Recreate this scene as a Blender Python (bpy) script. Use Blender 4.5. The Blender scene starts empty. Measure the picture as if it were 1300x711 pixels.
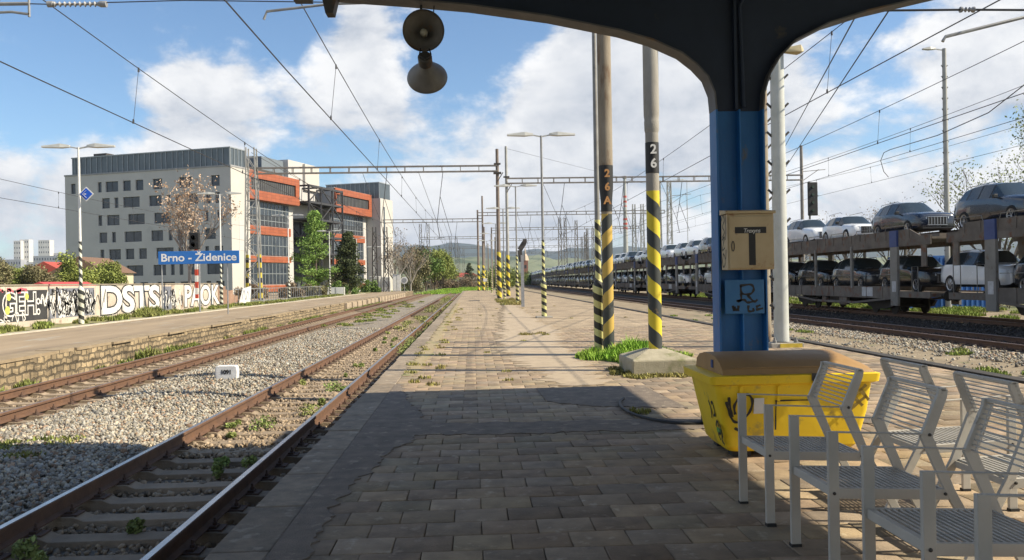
import bpy, math, random
import numpy as np
from mathutils import Vector, Matrix
PI = math.pi
rnd = random.Random(7)
scene = bpy.context.scene
col = scene.collection

# ---------------------------------------------------------------- camera
cam_d = bpy.data.cameras.new('camera')
cam = bpy.data.objects.new('camera', cam_d); col.objects.link(cam)
cam_d.sensor_width = 36.0; cam_d.lens = 28.8; cam_d.clip_start = 0.05; cam_d.clip_end = 20000
_yaw, _roll, _pitch = math.atan(50/1040), math.radians(1.0), math.radians(0.03)
_f = Vector((math.sin(_yaw)*math.cos(_pitch), math.cos(_yaw)*math.cos(_pitch), math.sin(_pitch)))
_r0 = Vector((math.cos(_yaw), -math.sin(_yaw), 0)); _u0 = _r0.cross(_f)
_r = _r0*math.cos(_roll) - _u0*math.sin(_roll); _u = _u0*math.cos(_roll) + _r0*math.sin(_roll)
m = Matrix((( _r.x, _u.x, -_f.x, 0), (_r.y, _u.y, -_f.y, 0), (_r.z, _u.z, -_f.z, 1.6), (0, 0, 0, 1)))
cam.matrix_world = m
scene.camera = cam

# ---------------------------------------------------------------- sky with clouds
SUN_EL = math.radians(40)
sd = Vector((0.975, -0.222, 0)).normalized()          # horizontal direction towards the sun
sunv = Vector((sd.x*math.cos(SUN_EL), sd.y*math.cos(SUN_EL), math.sin(SUN_EL)))
world = bpy.data.worlds.new('World'); scene.world = world; world.use_nodes = True
nt = world.node_tree; nt.nodes.clear(); N = nt.nodes.new; L = nt.links.new
def wm(op, a, b=None, c=None, clamp=False):
    n = N('ShaderNodeMath'); n.operation = op; n.use_clamp = clamp
    for i, v in enumerate((a, b, c)):
        if v is None: continue
        if isinstance(v, (int, float)): n.inputs[i].default_value = v
        else: L(v, n.inputs[i])
    return n.outputs[0]
sky = N('ShaderNodeTexSky'); sky.sky_type = 'NISHITA'; sky.sun_disc = False
sky.sun_elevation = SUN_EL; sky.sun_rotation = math.atan2(sd.x, sd.y)
sky.air_density = 1.0; sky.dust_density = 0.6; sky.ozone_density = 1.6; sky.altitude = 200
tc = N('ShaderNodeTexCoord')
def cloudnoise(offset, scale, detail=9, rough=0.56):
    mp = N('ShaderNodeMapping'); mp.inputs['Scale'].default_value = (1, 1, 1.7); mp.inputs['Location'].default_value = offset
    L(tc.outputs['Generated'], mp.inputs[0])
    n = N('ShaderNodeTexNoise'); n.inputs['Scale'].default_value = scale; n.inputs['Detail'].default_value = detail
    n.inputs['Roughness'].default_value = rough; n.inputs['Distortion'].default_value = 0.15
    L(mp.outputs[0], n.inputs['Vector']); return n.outputs[0]
big = cloudnoise((3.1, 0.4, 0.0), 5.6, 12, .6)
up = cloudnoise((3.1, 0.4, 0.05), 5.6, 12, .6)
def hole(az, el, rad, amt):                              # a clear patch or a bank of cloud in one part of the sky
    a, e = math.radians(az), math.radians(el)
    d = N('ShaderNodeVectorMath'); d.operation = 'DISTANCE'; L(tc.outputs['Generated'], d.inputs[0])
    d.inputs[1].default_value = (math.sin(a)*math.cos(e), math.cos(a)*math.cos(e), math.sin(e))
    q = wm('DIVIDE', d.outputs['Value'], rad); q = wm('SUBTRACT', 1.0, q, clamp=True)
    return wm('MULTIPLY', q, amt)
bias = 0.0
for h in ((-25, 15, .17, -.26), (-14, 19, .13, -.2), (0, 17, .12, -.26), (-30, 11, .12, -.12), (29, 8, .1, -.16), (24, 14, .05, -.1),
          (-18, 13, .11, .2), (-8, 16, .07, .22), (8, 14, .11, .24), (5, 7, .22, .16), (-22, 6, .16, .12), (19, 12, .14, .2), (30, 5, .12, .16), (33, 13, .1, .12), (0, 90, 1.15, -.55)):  # last entry: clear zenith out of view, added to cut overhead fill light
    bias = wm('ADD', hole(*h), bias)
dens = wm('ADD', big, bias)
mr = N('ShaderNodeMapRange'); mr.interpolation_type = 'SMOOTHSTEP'; mr.inputs[1].default_value = .405; mr.inputs[2].default_value = .555
L(dens, mr.inputs[0])
lit = wm('SUBTRACT', big, up); lit = wm('MULTIPLY_ADD', lit, 3.4, .68, clamp=True)
thick = N('ShaderNodeMapRange'); thick.inputs[1].default_value = .5; thick.inputs[2].default_value = .85; thick.inputs[3].default_value = 1; thick.inputs[4].default_value = .55
L(dens, thick.inputs[0])
lit = wm('MULTIPLY', lit, thick.outputs[0], clamp=True)
cc = N('ShaderNodeMixRGB'); cc.inputs[1].default_value = (.42, .48, .58, 1); cc.inputs[2].default_value = (1.0, 1.0, 1.0, 1); L(lit, cc.inputs[0])
bg1 = N('ShaderNodeBackground'); bg1.inputs[1].default_value = .092
tint = N('ShaderNodeMixRGB'); tint.blend_type = 'MULTIPLY'; tint.inputs[0].default_value = 1; tint.inputs[2].default_value = (.83, .98, 1.08, 1)
L(sky.outputs[0], tint.inputs[1]); L(tint.outputs[0], bg1.inputs[0])
bg2 = N('ShaderNodeBackground'); bg2.inputs[1].default_value = .65; L(cc.outputs[0], bg2.inputs[0])
mx = N('ShaderNodeMixShader'); L(mr.outputs[0], mx.inputs[0]); L(bg1.outputs[0], mx.inputs[1]); L(bg2.outputs[0], mx.inputs[2])
wo = N('ShaderNodeOutputWorld'); L(mx.outputs[0], wo.inputs[0])

sun_d = bpy.data.lights.new('sun', 'SUN'); sun_d.energy = 5.0; sun_d.angle = math.radians(.5); sun_d.color = (1, .885, .69)
sun = bpy.data.objects.new('sun', sun_d); col.objects.link(sun); sun.rotation_euler = sunv.to_track_quat('Z', 'Y').to_euler()
scene.view_settings.view_transform = 'Standard'; scene.view_settings.look = 'None'
scene.view_settings.gamma = 1; scene.view_settings.use_curve_mapping = False
scene.view_settings.exposure = 0.7
scene.render.engine = 'CYCLES'

# ---------------------------------------------------------------- helpers
def tag(o, label=None, cat=None, group=None, kind=None):
    if label: o['label'] = label
    if cat: o['category'] = cat
    if group: o['group'] = group
    if kind: o['kind'] = kind
    return o
def thing(name, label, cat, loc=(0, 0, 0), rz=0, group=None):
    o = bpy.data.objects.new(name, None); col.objects.link(o); o.empty_display_size = .1
    o.location = loc; o.rotation_euler = (0, 0, rz)
    return tag(o, label, cat, group)
def root_of(o):
    while o.parent: o = o.parent
    return o
class MB:
    def __init__(s): s.v = []; s.f = []; s.mi = []; s.tone = []; s.t = 0.5; s.m = 0
    def add(s, vs, fs):
        b = len(s.v); s.v += [tuple(p) for p in vs]
        for f in fs: s.f.append(tuple(b+i for i in f)); s.mi.append(s.m); s.tone.append(s.t)
        return s
    def bx(s, x0, x1, y0, y1, z0, z1):
        return s.add([(x0,y0,z0),(x1,y0,z0),(x1,y1,z0),(x0,y1,z0),(x0,y0,z1),(x1,y0,z1),(x1,y1,z1),(x0,y1,z1)],
                     [(3,2,1,0),(4,5,6,7),(0,1,5,4),(1,2,6,5),(2,3,7,6),(3,0,4,7)])
    def beam(s, p0, p1, w, h, up=(0, 0, 1)):              # box along p0-p1
        a, b = Vector(p0), Vector(p1); d = (b-a).normalized(); u = Vector(up)
        if abs(d.dot(u)) > .99: u = Vector((1, 0, 0))
        r = d.cross(u).normalized(); u = r.cross(d); vs = []
        for q in (a, b):
            for i, j in ((-1,-1),(1,-1),(1,1),(-1,1)): vs.append(q + r*(w/2*i) + u*(h/2*j))
        return s.add(vs, [(0,1,2,3),(7,6,5,4),(4,5,1,0),(5,6,2,1),(6,7,3,2),(7,4,0,3)])
    def tube(s, pts, r, n=8, cap=True):
        pts = [Vector(p) for p in pts]; k = len(pts); rs = r if isinstance(r, (list, tuple)) else [r]*k
        vs = []; prev = None
        for i, p in enumerate(pts):
            d = (pts[min(i+1, k-1)] - pts[max(i-1, 0)]).normalized()
            if prev is None:
                u = Vector((0, 0, 1)) if abs(d.z) < .9 else Vector((1, 0, 0))
            else: u = prev
            a = (u - d*u.dot(d)).normalized(); prev = a; b = d.cross(a)
            for j in range(n):
                t = 2*PI*j/n; vs.append(p + (a*math.cos(t) + b*math.sin(t))*rs[i])
        fs = [(i*n+j, i*n+(j+1) % n, (i+1)*n+(j+1) % n, (i+1)*n+j) for i in range(k-1) for j in range(n)]
        if cap: fs += [tuple(range(n))[::-1], tuple((k-1)*n+j for j in range(n))]
        return s.add(vs, fs)
    def lathe(s, prof, n=24, c=(0, 0, 0), ax=None):       # prof: (r, h) pairs along axis ax
        a = Vector(ax).normalized() if ax else Vector((0, 0, 1))
        u = Vector((0, 1, 0)) if abs(a.y) < .9 else Vector((1, 0, 0))
        u = (u - a*u.dot(a)).normalized(); w = a.cross(u); c = Vector(c); vs = []
        for r, h in prof:
            for j in range(n):
                t = 2*PI*j/n; vs.append(c + a*h + (u*math.cos(t) + w*math.sin(t))*max(r, 1e-4))
        fs = [(i*n+j, i*n+(j+1) % n, (i+1)*n+(j+1) % n, (i+1)*n+j) for i in range(len(prof)-1) for j in range(n)]
        return s.add(vs, fs)
    def prism(s, poly, f, a, b):                          # f(u, v, w) places polygon (u, v) at depth w
        n = len(poly); vs = [f(u, v, a) for u, v in poly] + [f(u, v, b) for u, v in poly]
        fs = [tuple(range(n))[::-1], tuple(range(n, 2*n))] + [(i, (i+1) % n, n+(i+1) % n, n+i) for i in range(n)]
        return s.add(vs, fs)
    def xf(s, M):
        s.v = [tuple(M @ Vector(p)) for p in s.v]; return s
def part(name, mb, mats, parent=None, local=False, smooth=40, bevel=0, **tg):
    me = bpy.data.meshes.new(name)
    usedv = sorted({i for f in mb.f for i in f})
    if len(usedv) < len(mb.v):
        mp_ = {a: b for b, a in enumerate(usedv)}; mb.v = [mb.v[i] for i in usedv]; mb.f = [tuple(mp_[i] for i in f) for f in mb.f]
    v = np.array(mb.v, dtype=float).reshape(-1, 3)
    if parent is not None and not local: v = v - np.array(root_of(parent).location)
    me.from_pydata(v.tolist(), [], mb.f)
    if not isinstance(mats, (list, tuple)): mats = [mats]
    for q in mats: me.materials.append(q)
    if len(mats) > 1: me.polygons.foreach_set('material_index', mb.mi)
    at = me.attributes.new('tone', 'FLOAT', 'FACE'); at.data.foreach_set('value', mb.tone)
    if smooth:
        me.polygons.foreach_set('use_smooth', [True]*len(me.polygons))
        me.set_sharp_from_angle(angle=math.radians(smooth))
    me.update()
    o = bpy.data.objects.new(name, me); col.objects.link(o)
    if parent is not None: o.parent = parent
    if bevel:
        b = o.modifiers.new('b', 'BEVEL'); b.width = bevel; b.segments = 2; b.limit_method = 'ANGLE'
    return tag(o, **tg)
def fast_mesh(name, V, F, mat, tone=None, parent=None, smooth=False):    # numpy: V (n,3), F (m,k)
    me = bpy.data.meshes.new(name); V = np.asarray(V, dtype=np.float32); F = np.asarray(F, dtype=np.int32)
    if parent is not None: V = V - np.array(root_of(parent).location, dtype=np.float32)
    k = F.shape[1]; me.vertices.add(len(V)); me.vertices.foreach_set('co', V.ravel())
    me.loops.add(F.size); me.loops.foreach_set('vertex_index', F.ravel())
    me.polygons.add(len(F)); me.polygons.foreach_set('loop_start', np.arange(0, F.size, k, dtype=np.int32))
    try: me.polygons.foreach_set('loop_total', np.full(len(F), k, dtype=np.int32))
    except Exception: pass
    if tone is not None:
        at = me.attributes.new('tone', 'FLOAT', 'FACE'); at.data.foreach_set('value', np.asarray(tone, dtype=np.float32))
    if smooth: me.polygons.foreach_set('use_smooth', [True]*len(F))
    me.materials.append(mat); me.update(calc_edges=True); me.validate()
    o = bpy.data.objects.new(name, me); col.objects.link(o)
    if parent is not None: o.parent = parent
    return o
kids = {}
def index_kids():
    kids.clear()
    for o in bpy.data.objects:
        if o.parent: kids.setdefault(o.parent, []).append(o)
def copy_tree(o, loc=None, rz=None, label=None, parent=None, skip=()):
    c = o.copy(); col.objects.link(c)
    if parent is not None: c.parent = parent
    if loc is not None: c.location = loc
    if rz is not None: c.rotation_euler = (0, 0, rz)
    if label: c['label'] = label
    for ch in kids.get(o, []):
        if ch.name.split('.')[0] not in skip: copy_tree(ch, parent=c, skip=skip)
    return c
ORD = ['first', 'second', 'third', 'fourth', 'fifth', 'sixth', 'seventh', 'eighth', 'ninth', 'tenth', 'eleventh', 'twelfth',
       'thirteenth', 'fourteenth', 'fifteenth', 'sixteenth', 'seventeenth', 'eighteenth', 'nineteenth', 'twentieth']

# ---------------------------------------------------------------- materials
def mat(name, c1, c2=None, scale=6, rough=.7, metal=0, bump=.15, bscale=None, c3=None, c3at=.62, c3scale=1.5, tone=0, emit=None,
        rnd_obj=0, hues=None, coord='Object', stretch=(1, 1, 1), spec=.5, dist=.02):
    ma = bpy.data.materials.new(name); ma.use_nodes = True; t = ma.node_tree; b = t.nodes['Principled BSDF']
    n_, l_ = t.nodes.new, t.links.new
    co = n_('ShaderNodeTexCoord'); mp = n_('ShaderNodeMapping'); mp.inputs['Scale'].default_value = stretch; l_(co.outputs[coord], mp.inputs[0])
    def noise(sc, det=6, ro=.6):
        q = n_('ShaderNodeTexNoise'); q.inputs['Scale'].default_value = sc; q.inputs['Detail'].default_value = det; q.inputs['Roughness'].default_value = ro
        l_(mp.outputs[0], q.inputs['Vector']); return q.outputs[0]
    def ramp(v, a, bb):
        q = n_('ShaderNodeMapRange'); q.inputs[1].default_value = a; q.inputs[2].default_value = bb; l_(v, q.inputs[0]); return q.outputs[0]
    def mixc(f, a, bb, mode='MIX'):
        q = n_('ShaderNodeMixRGB'); q.blend_type = mode
        for i, x in ((0, f), (1, a), (2, bb)):
            if isinstance(x, (int, float)): q.inputs[i].default_value = x
            elif isinstance(x, tuple): q.inputs[i].default_value = (*x, 1)
            else: l_(x, q.inputs[i])
        return q.outputs[0]
    c2 = c2 or tuple(x*.75 for x in c1)
    c = mixc(ramp(noise(scale), .35, .68), c1, c2)
    if c3: c = mixc(ramp(noise(c3scale, 8, .65), c3at, c3at+.09), c, c3)
    if tone:
        at = n_('ShaderNodeAttribute'); at.attribute_name = 'tone'
        k = n_('ShaderNodeMapRange'); k.inputs[3].default_value = 1-tone; k.inputs[4].default_value = 1+tone; l_(at.outputs['Fac'], k.inputs[0])
        g = n_('ShaderNodeCombineColor')
        for i in range(3): l_(k.outputs[0], g.inputs[i])
        c = mixc(1.0, c, g.outputs[0], 'MULTIPLY')
    if hues:
        at = n_('ShaderNodeAttribute'); at.attribute_name = 'tone'; mu = n_('ShaderNodeMath'); mu.operation = 'MULTIPLY'; mu.inputs[1].default_value = 17.3; l_(at.outputs['Fac'], mu.inputs[0])
        fr_ = n_('ShaderNodeMath'); fr_.operation = 'FRACT'; l_(mu.outputs[0], fr_.inputs[0]); cr_ = n_('ShaderNodeValToRGB'); cr_.color_ramp.interpolation = 'CONSTANT'
        while len(cr_.color_ramp.elements) < len(hues): cr_.color_ramp.elements.new(.5)
        for i, hcol in enumerate(hues): cr_.color_ramp.elements[i].position = i/len(hues); cr_.color_ramp.elements[i].color = (*hcol, 1)
        l_(fr_.outputs[0], cr_.inputs[0]); c = mixc(1.0, c, cr_.outputs[0], 'MULTIPLY')
    if rnd_obj:
        oi = n_('ShaderNodeObjectInfo'); k = n_('ShaderNodeMapRange'); k.inputs[3].default_value = 1-rnd_obj; k.inputs[4].default_value = 1+rnd_obj; l_(oi.outputs['Random'], k.inputs[0])
        g = n_('ShaderNodeCombineColor')
        for i in range(3): l_(k.outputs[0], g.inputs[i])
        c = mixc(1.0, c, g.outputs[0], 'MULTIPLY')
    l_(c, b.inputs['Base Color']); b.inputs['Metallic'].default_value = metal; b.inputs['Specular IOR Level'].default_value = spec
    rr = n_('ShaderNodeMapRange'); rr.inputs[3].default_value = max(.05, rough-.12); rr.inputs[4].default_value = min(1, rough+.12); l_(noise(scale*2.3, 4), rr.inputs[0]); l_(rr.outputs[0], b.inputs['Roughness'])
    if bump:
        bp = n_('ShaderNodeBump'); bp.inputs['Strength'].default_value = bump; bp.inputs['Distance'].default_value = dist
        l_(noise(bscale or scale*6, 7, .65), bp.inputs['Height']); l_(bp.outputs[0], b.inputs['Normal'])
    if emit: b.inputs['Emission Color'].default_value = (*emit[0], 1); b.inputs['Emission Strength'].default_value = emit[1]
    return ma
def stripes(name, ca, cb, pitch, hand=1, wear=(.3, .25, .2), duty=.5, angular=1):
    ma = bpy.data.materials.new(name); ma.use_nodes = True; t = ma.node_tree; b = t.nodes['Principled BSDF']; n_, l_ = t.nodes.new, t.links.new
    co = n_('ShaderNodeTexCoord'); sp = n_('ShaderNodeSeparateXYZ'); l_(co.outputs['Object'], sp.inputs[0])
    def m_(op, a, bb=None):
        q = n_('ShaderNodeMath'); q.operation = op
        for i, x in ((0, a), (1, bb)):
            if x is None: continue
            if isinstance(x, (int, float)): q.inputs[i].default_value = x
            else: l_(x, q.inputs[i])
        return q.outputs[0]
    ang = m_('DIVIDE', m_('ARCTAN2', sp.outputs[1], sp.outputs[0]), 2*PI*hand) if angular else 0.0
    nz = n_('ShaderNodeTexNoise'); nz.inputs['Scale'].default_value = 14; nz.inputs['Detail'].default_value = 5; l_(co.outputs['Object'], nz.inputs[0])
    z = m_('ADD', m_('DIVIDE', sp.outputs[2], pitch), ang); z = m_('ADD', z, m_('MULTIPLY', nz.outputs[0], .05))
    f = m_('GREATER_THAN', m_('FRACT', z), duty)
    mxn = n_('ShaderNodeMixRGB'); mxn.inputs[1].default_value = (*ca, 1); mxn.inputs[2].default_value = (*cb, 1); l_(f, mxn.inputs[0])
    wn = n_('ShaderNodeTexNoise'); wn.inputs['Scale'].default_value = 5; wn.inputs['Detail'].default_value = 9; wn.inputs['Roughness'].default_value = .7; l_(co.outputs['Object'], wn.inputs[0])
    wr = n_('ShaderNodeMapRange'); wr.inputs[1].default_value = .58; wr.inputs[2].default_value = .7; wr.inputs[4].default_value = .7; l_(wn.outputs[0], wr.inputs[0])
    m2 = n_('ShaderNodeMixRGB'); l_(wr.outputs[0], m2.inputs[0]); l_(mxn.outputs[0], m2.inputs[1]); m2.inputs[2].default_value = (*wear, 1)
    l_(m2.outputs[0], b.inputs['Base Color']); b.inputs['Roughness'].default_value = .62
    return ma
# ---------------------------------------------------------------- colours
asphalt = mat('asphalt', (.22, .178, .14), (.14, .115, .092), 5, .93, bump=.9, bscale=90, c3=(.31, .26, .2), c3at=.57, c3scale=6, dist=.015)
paver_m = mat('paver', (.35, .268, .182), (.22, .17, .12), 5, .86, bump=.8, bscale=45, tone=.27, c3=(.4, .33, .25), c3at=.57, c3scale=7, dist=.008, hues=[(1, 1, 1), (1, .95, .92), (.88, .92, .88), (1.0, .99, .88), (.84, .86, .9), (1.08, 1.04, .96), (.8, .76, .73), (.95, .93, .86)])
joint_m = mat('joint_dirt', (.2, .16, .11), (.11, .088, .06), 9, .95, bump=.5, bscale=60, c3=(.09, .13, .03), c3at=.6, c3scale=2)
coping_m = mat('coping_stone', (.29, .23, .165), (.17, .14, .105), 6, .88, bump=.8, bscale=45, tone=.2, c3=(.36, .31, .24), c3at=.57, c3scale=5, dist=.01)
patch_m = mat('worn_concrete', (.42, .34, .24), (.34, .27, .19), 3.5, .95, bump=.35, bscale=60, c3=(.3, .235, .175), c3at=.54, c3scale=2.5)
soil_m = mat('dry_soil', (.3, .245, .165), (.22, .17, .11), .9, .95, bump=.6, bscale=25, c3=(.13, .17, .055), c3at=.57, c3scale=.45, dist=.04)
ballast_m = mat('ballast_bed', (.33, .29, .23), (.17, .14, .11), 9, .9, bump=1, bscale=24, c3=(.24, .17, .11), c3at=.58, c3scale=.6, dist=.06)
stone_m = mat('crushed_stone', (.37, .345, .295), (.29, .265, .22), 1.5, .85, bump=0, tone=.45, c3=(.36, .22, .14), c3at=.68, c3scale=3, hues=[(1, 1, 1), (1, .92, .78), (.8, .82, .86), (1.1, 1.08, 1.02), (.85, .62, .48), (.6, .58, .56), (1, .95, .85), (.95, .98, 1)])
stone_brown = mat('brown_stone', (.32, .25, .175), (.24, .18, .115), 1.5, .9, bump=0, tone=.45)
ground_m = mat('meadow', (.12, .15, .05), (.2, .18, .09), .25, .95, bump=.4, bscale=6, c3=(.22, .19, .12), c3scale=.05)
rail_side = mat('rusty_rail', (.15, .08, .045), (.1, .055, .035), 6, .8, bump=.3, bscale=60)
rail_top = mat('polished_rail', (.55, .54, .53), (.42, .4, .38), 3, .28, 1, 0)
rail_dull = mat('dull_rail_head', (.3, .22, .18), (.24, .16, .12), 3, .5, .6, 0)
sleeper_m = mat('sleeper_concrete', (.32, .25, .175), (.24, .18, .12), 6, .92, bump=.4, bscale=50, rnd_obj=.15, c3=(.17, .13, .09))
clip_m = mat('rusty_fastening', (.12, .07, .05), (.08, .05, .035), 12, .85)
wallstone = None

def brickmat(name, c1, c2, mortar, bw, bh, msize, rough=.85, plane='XY', bias=0, off=.5, bumpk=.5, coordinate='Object', noise=(.6, .35), warp=.25, wscale=1.5):
    ma = bpy.data.materials.new(name); ma.use_nodes = True; t = ma.node_tree; b = t.nodes['Principled BSDF']; n_, l_ = t.nodes.new, t.links.new
    co = n_('ShaderNodeTexCoord'); sp = n_('ShaderNodeSeparateXYZ'); l_(co.outputs[coordinate], sp.inputs[0]); cb = n_('ShaderNodeCombineXYZ')
    for i, a in enumerate(plane): l_(sp.outputs['XYZ'.index(a)], cb.inputs[i])
    nz0 = n_('ShaderNodeTexNoise'); nz0.inputs['Scale'].default_value = wscale; l_(co.outputs[coordinate], nz0.inputs[0])
    ad = n_('ShaderNodeVectorMath'); ad.operation = 'MULTIPLY_ADD'; l_(nz0.outputs['Color'], ad.inputs[0]); ad.inputs[1].default_value = (bh*warp,)*3; l_(cb.outputs[0], ad.inputs[2])
    br = n_('ShaderNodeTexBrick'); br.inputs['Scale'].default_value = 1; br.inputs['Brick Width'].default_value = bw; br.inputs['Row Height'].default_value = bh
    br.inputs['Mortar Size'].default_value = msize; br.inputs['Mortar Smooth'].default_value = .3; br.offset = off; br.inputs['Bias'].default_value = bias
    br.inputs['Color1'].default_value = (*c1, 1); br.inputs['Color2'].default_value = (*c2, 1); br.inputs['Mortar'].default_value = (*mortar, 1)
    l_(ad.outputs[0], br.inputs['Vector'])
    nz = n_('ShaderNodeTexNoise'); nz.inputs['Scale'].default_value = noise[0]; nz.inputs['Detail'].default_value = 9; nz.inputs['Roughness'].default_value = .65; l_(co.outputs[coordinate], nz.inputs[0])
    k = n_('ShaderNodeMapRange'); k.inputs[1].default_value = .3; k.inputs[2].default_value = .7; k.inputs[3].default_value = 1-noise[1]; k.inputs[4].default_value = 1+noise[1]; l_(nz.outputs[0], k.inputs[0])
    g = n_('ShaderNodeCombineColor'); [l_(k.outputs[0], g.inputs[i]) for i in range(3)]
    mm = n_('ShaderNodeMixRGB'); mm.blend_type = 'MULTIPLY'; mm.inputs[0].default_value = 1; l_(br.outputs[0], mm.inputs[1]); l_(g.outputs[0], mm.inputs[2])
    l_(mm.outputs[0], b.inputs['Base Color']); b.inputs['Roughness'].default_value = rough
    n2 = n_('ShaderNodeTexNoise'); n2.inputs['Scale'].default_value = 30; n2.inputs['Detail'].default_value = 6; l_(co.outputs[coordinate], n2.inputs[0])
    h = n_('ShaderNodeMath'); h.operation = 'MULTIPLY_ADD'; l_(br.outputs['Fac'], h.inputs[0]); h.inputs[1].default_value = -1; l_(n2.outputs[0], h.inputs[2])
    bp = n_('ShaderNodeBump'); bp.inputs['Strength'].default_value = bumpk; bp.inputs['Distance'].default_value = .02; l_(h.outputs[0], bp.inputs['Height']); l_(bp.outputs[0], b.inputs['Normal'])
    return ma
paver_far = brickmat('paver_far', (.37, .285, .19), (.27, .21, .14), (.24, .19, .125), .362, .292, .012, .9, noise=(.6, .42))
stone_wall = brickmat('stone_masonry', (.34, .26, .155), (.19, .145, .09), (.12, .095, .06), .3, .17, .03, .9, 'YZ', bumpk=1, noise=(1.6, .6), warp=1.3, wscale=3.2, bias=-.2)

def off(y): return 0 if y < 100 else (y-100)**2/12000.0

# ---------------------------------------------------------------- ground
def sheet(name, xs, ys, z, m_, bumpy=0, seed=1, **k):
    r = np.random.default_rng(seed); X, Y = np.meshgrid(xs, ys); Z = np.full(X.shape, float(z)) + r.uniform(-bumpy, bumpy, X.shape)
    Xo = X + np.vectorize(off)(Y) if k.pop('curve', True) else X
    V = np.stack([Xo, Y, Z], -1).reshape(-1, 3); nx, ny = len(xs), len(ys)
    i = np.arange(ny-1)[:, None]*nx + np.arange(nx-1)[None, :]
    F = np.stack([i, i+1, i+nx+1, i+nx], -1).reshape(-1, 4)
    o = fast_mesh(name, V, F, m_, smooth=True); return tag(o, kind=k.get('kind', 'structure'))
g = MB(); g.bx(-9000, 9000, -60, 14000, -3, -.75); part('ground', g, ground_m, smooth=0, kind='structure')
sheet('ballast', np.linspace(-9.95, -1.5, 36), np.concatenate([np.arange(-8, 60, .35), np.arange(60, 620, 8)]), -.615, ballast_m, .02, 2)
sheet('gravel', np.linspace(8.0, 30, 60), np.concatenate([np.arange(2, 80, .5), np.arange(80, 620, 8)]), -.56, soil_m, .03, 3)
sheet('verge', np.linspace(-30, -9.5, 20), np.arange(138, 620, 6), -.5, mat('verge_grass', (.13, .2, .05), (.2, .2, .09), .4, .95, bump=.6, bscale=4), .08, 4)

# platform: slab, coping, pavers, asphalt
g = MB(); g.bx(-1.55, 7.95, -14, 140, -.75, -.035); part('platform', g, joint_m, smooth=0, kind='structure')
g = MB(); y = -6.0
while y < 60:
    g.t = rnd.random(); g.bx(-1.6+rnd.uniform(-.012, .012), -1.24, y, y+.985, -.3, rnd.uniform(-.004, .006)); y += 1.0
g.t = .5; g.bx(-1.6, -1.24, 60, 138, -.3, 0)
y = -6.0
part('platform_coping', g, coping_m, smooth=0, bevel=.012, kind='structure')
g = MB(); y = -6.0
while y < 138:
    g.bx(7.86, 8.1, y, y+.99, -.5, .03); y += 1.0 if y < 50 else 8
    if y > 50: g.bx(7.86, 8.1, y-7.02, y, -.5, .03)
part('platform_edge_kerb', g, mat('dark_kerb', (.03, .028, .026), (.05, .045, .04), 4, .9), smooth=0, kind='structure')
V = []; F = []; T = []
row = 0; y = -3.0; pr = np.random.default_rng(5)
while y < 27:
    x = -1.235 + (.0 if row % 2 else -.18)
    while x < 7.84:
        x0, x1 = max(x, -1.235), min(x+.362, 7.855)
        if x1-x0 > .04:
            j = .003; e = .005; wrn_ = min(1, max(.25, (14-y)/6)); zz = pr.uniform(-.003, .002)*wrn_; tx, ty = pr.uniform(-.0022, .0022, 2)*wrn_; b = len(V)
            jx, jy = pr.uniform(-.002, .002, 2)
            q = [(x0+j+jx, y+j+jy), (x1-j+jx, y+j+jy), (x1-j+jx, y+.292-j+jy), (x0+j+jx, y+.292-j+jy)]
            cxm, cym = (x0+x1)/2, y+.146
            for (a, c) in q: V.append((a, c, -.034))
            for (a, c) in q: V.append((a, c, zz-e*.7))
            for (a, c) in q:
                s1 = e*.8+pr.uniform(0, .006)
                V.append((a+(s1 if a < cxm else -s1), c+(s1 if c < cym else -s1), zz+(tx if a < cxm else -tx)+(ty if c < cym else -ty)))
            for k in range(4):
                n_ = (k+1) % 4; F.append((b+k, b+n_, b+4+n_, b+4+k)); F.append((b+4+k, b+4+n_, b+8+n_, b+8+k))
            F.append((b+8, b+9, b+10, b+11)); T += [pr.beta(2, 2)]*9
        x += .362
    y += .292; row += 1
tag(fast_mesh('platform_paving', V, F, paver_m, T), kind='structure')
g = MB(); g.bx(-1.235, 7.855, y, 140, -.034, -.004); part('far_paving', g, paver_far, smooth=0, kind='structure')
def blob(name, left, right, z, m_, rag=.05, thick=.012, seed=3):        # ragged strip between two lists of (x, y)
    r = random.Random(seed); A = []; B = []
    def dens(p):
        o = []
        for (x0, y0), (x1, y1) in zip(p, p[1:]):
            n = max(1, int(math.hypot(x1-x0, y1-y0)/.05))
            for i in range(n): o.append((x0+(x1-x0)*i/n, y0+(y1-y0)*i/n))
        return o+[p[-1]]
    n = max(len(dens(left)), len(dens(right)))
    def res(p):
        d = [0]; [d.append(d[-1]+math.hypot(b[0]-a[0], b[1]-a[1])) for a, b in zip(p, p[1:])]
        o = []
        for i in range(n):
            t = d[-1]*i/(n-1)
            k = max(j for j in range(len(d)) if d[j] <= t+1e-9); k = min(k, len(p)-2); f = (t-d[k])/max(1e-6, d[k+1]-d[k])
            o.append((p[k][0]+(p[k+1][0]-p[k][0])*f, p[k][1]+(p[k+1][1]-p[k][1])*f))
        return o
    def wob(p, s):
        w = 0; o = []
        for i, (x, y) in enumerate(p): w = w*.55+r.uniform(-1, 1)*rag*1.5*s; o.append((x+w, y) if name != 'asphalt_patch' else (x, y+w))
        return o
    A = wob(res(left), 0 if name.startswith('asphalt_edge') else 1); B = wob(res(right), 1); g = MB()
    vs = [(x, y, z-thick) for x, y in A]+[(x, y, z) for x, y in A]+[(x, y, z) for x, y in B]+[(x, y, z-thick) for x, y in B]; fs = []
    for i in range(n-1):
        for k in range(3): fs.append((k*n+i, k*n+i+1, (k+1)*n+i+1, (k+1)*n+i)[::-1])
    g.add(vs, fs); part(name, g, m_, smooth=0, kind='structure')
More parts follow.
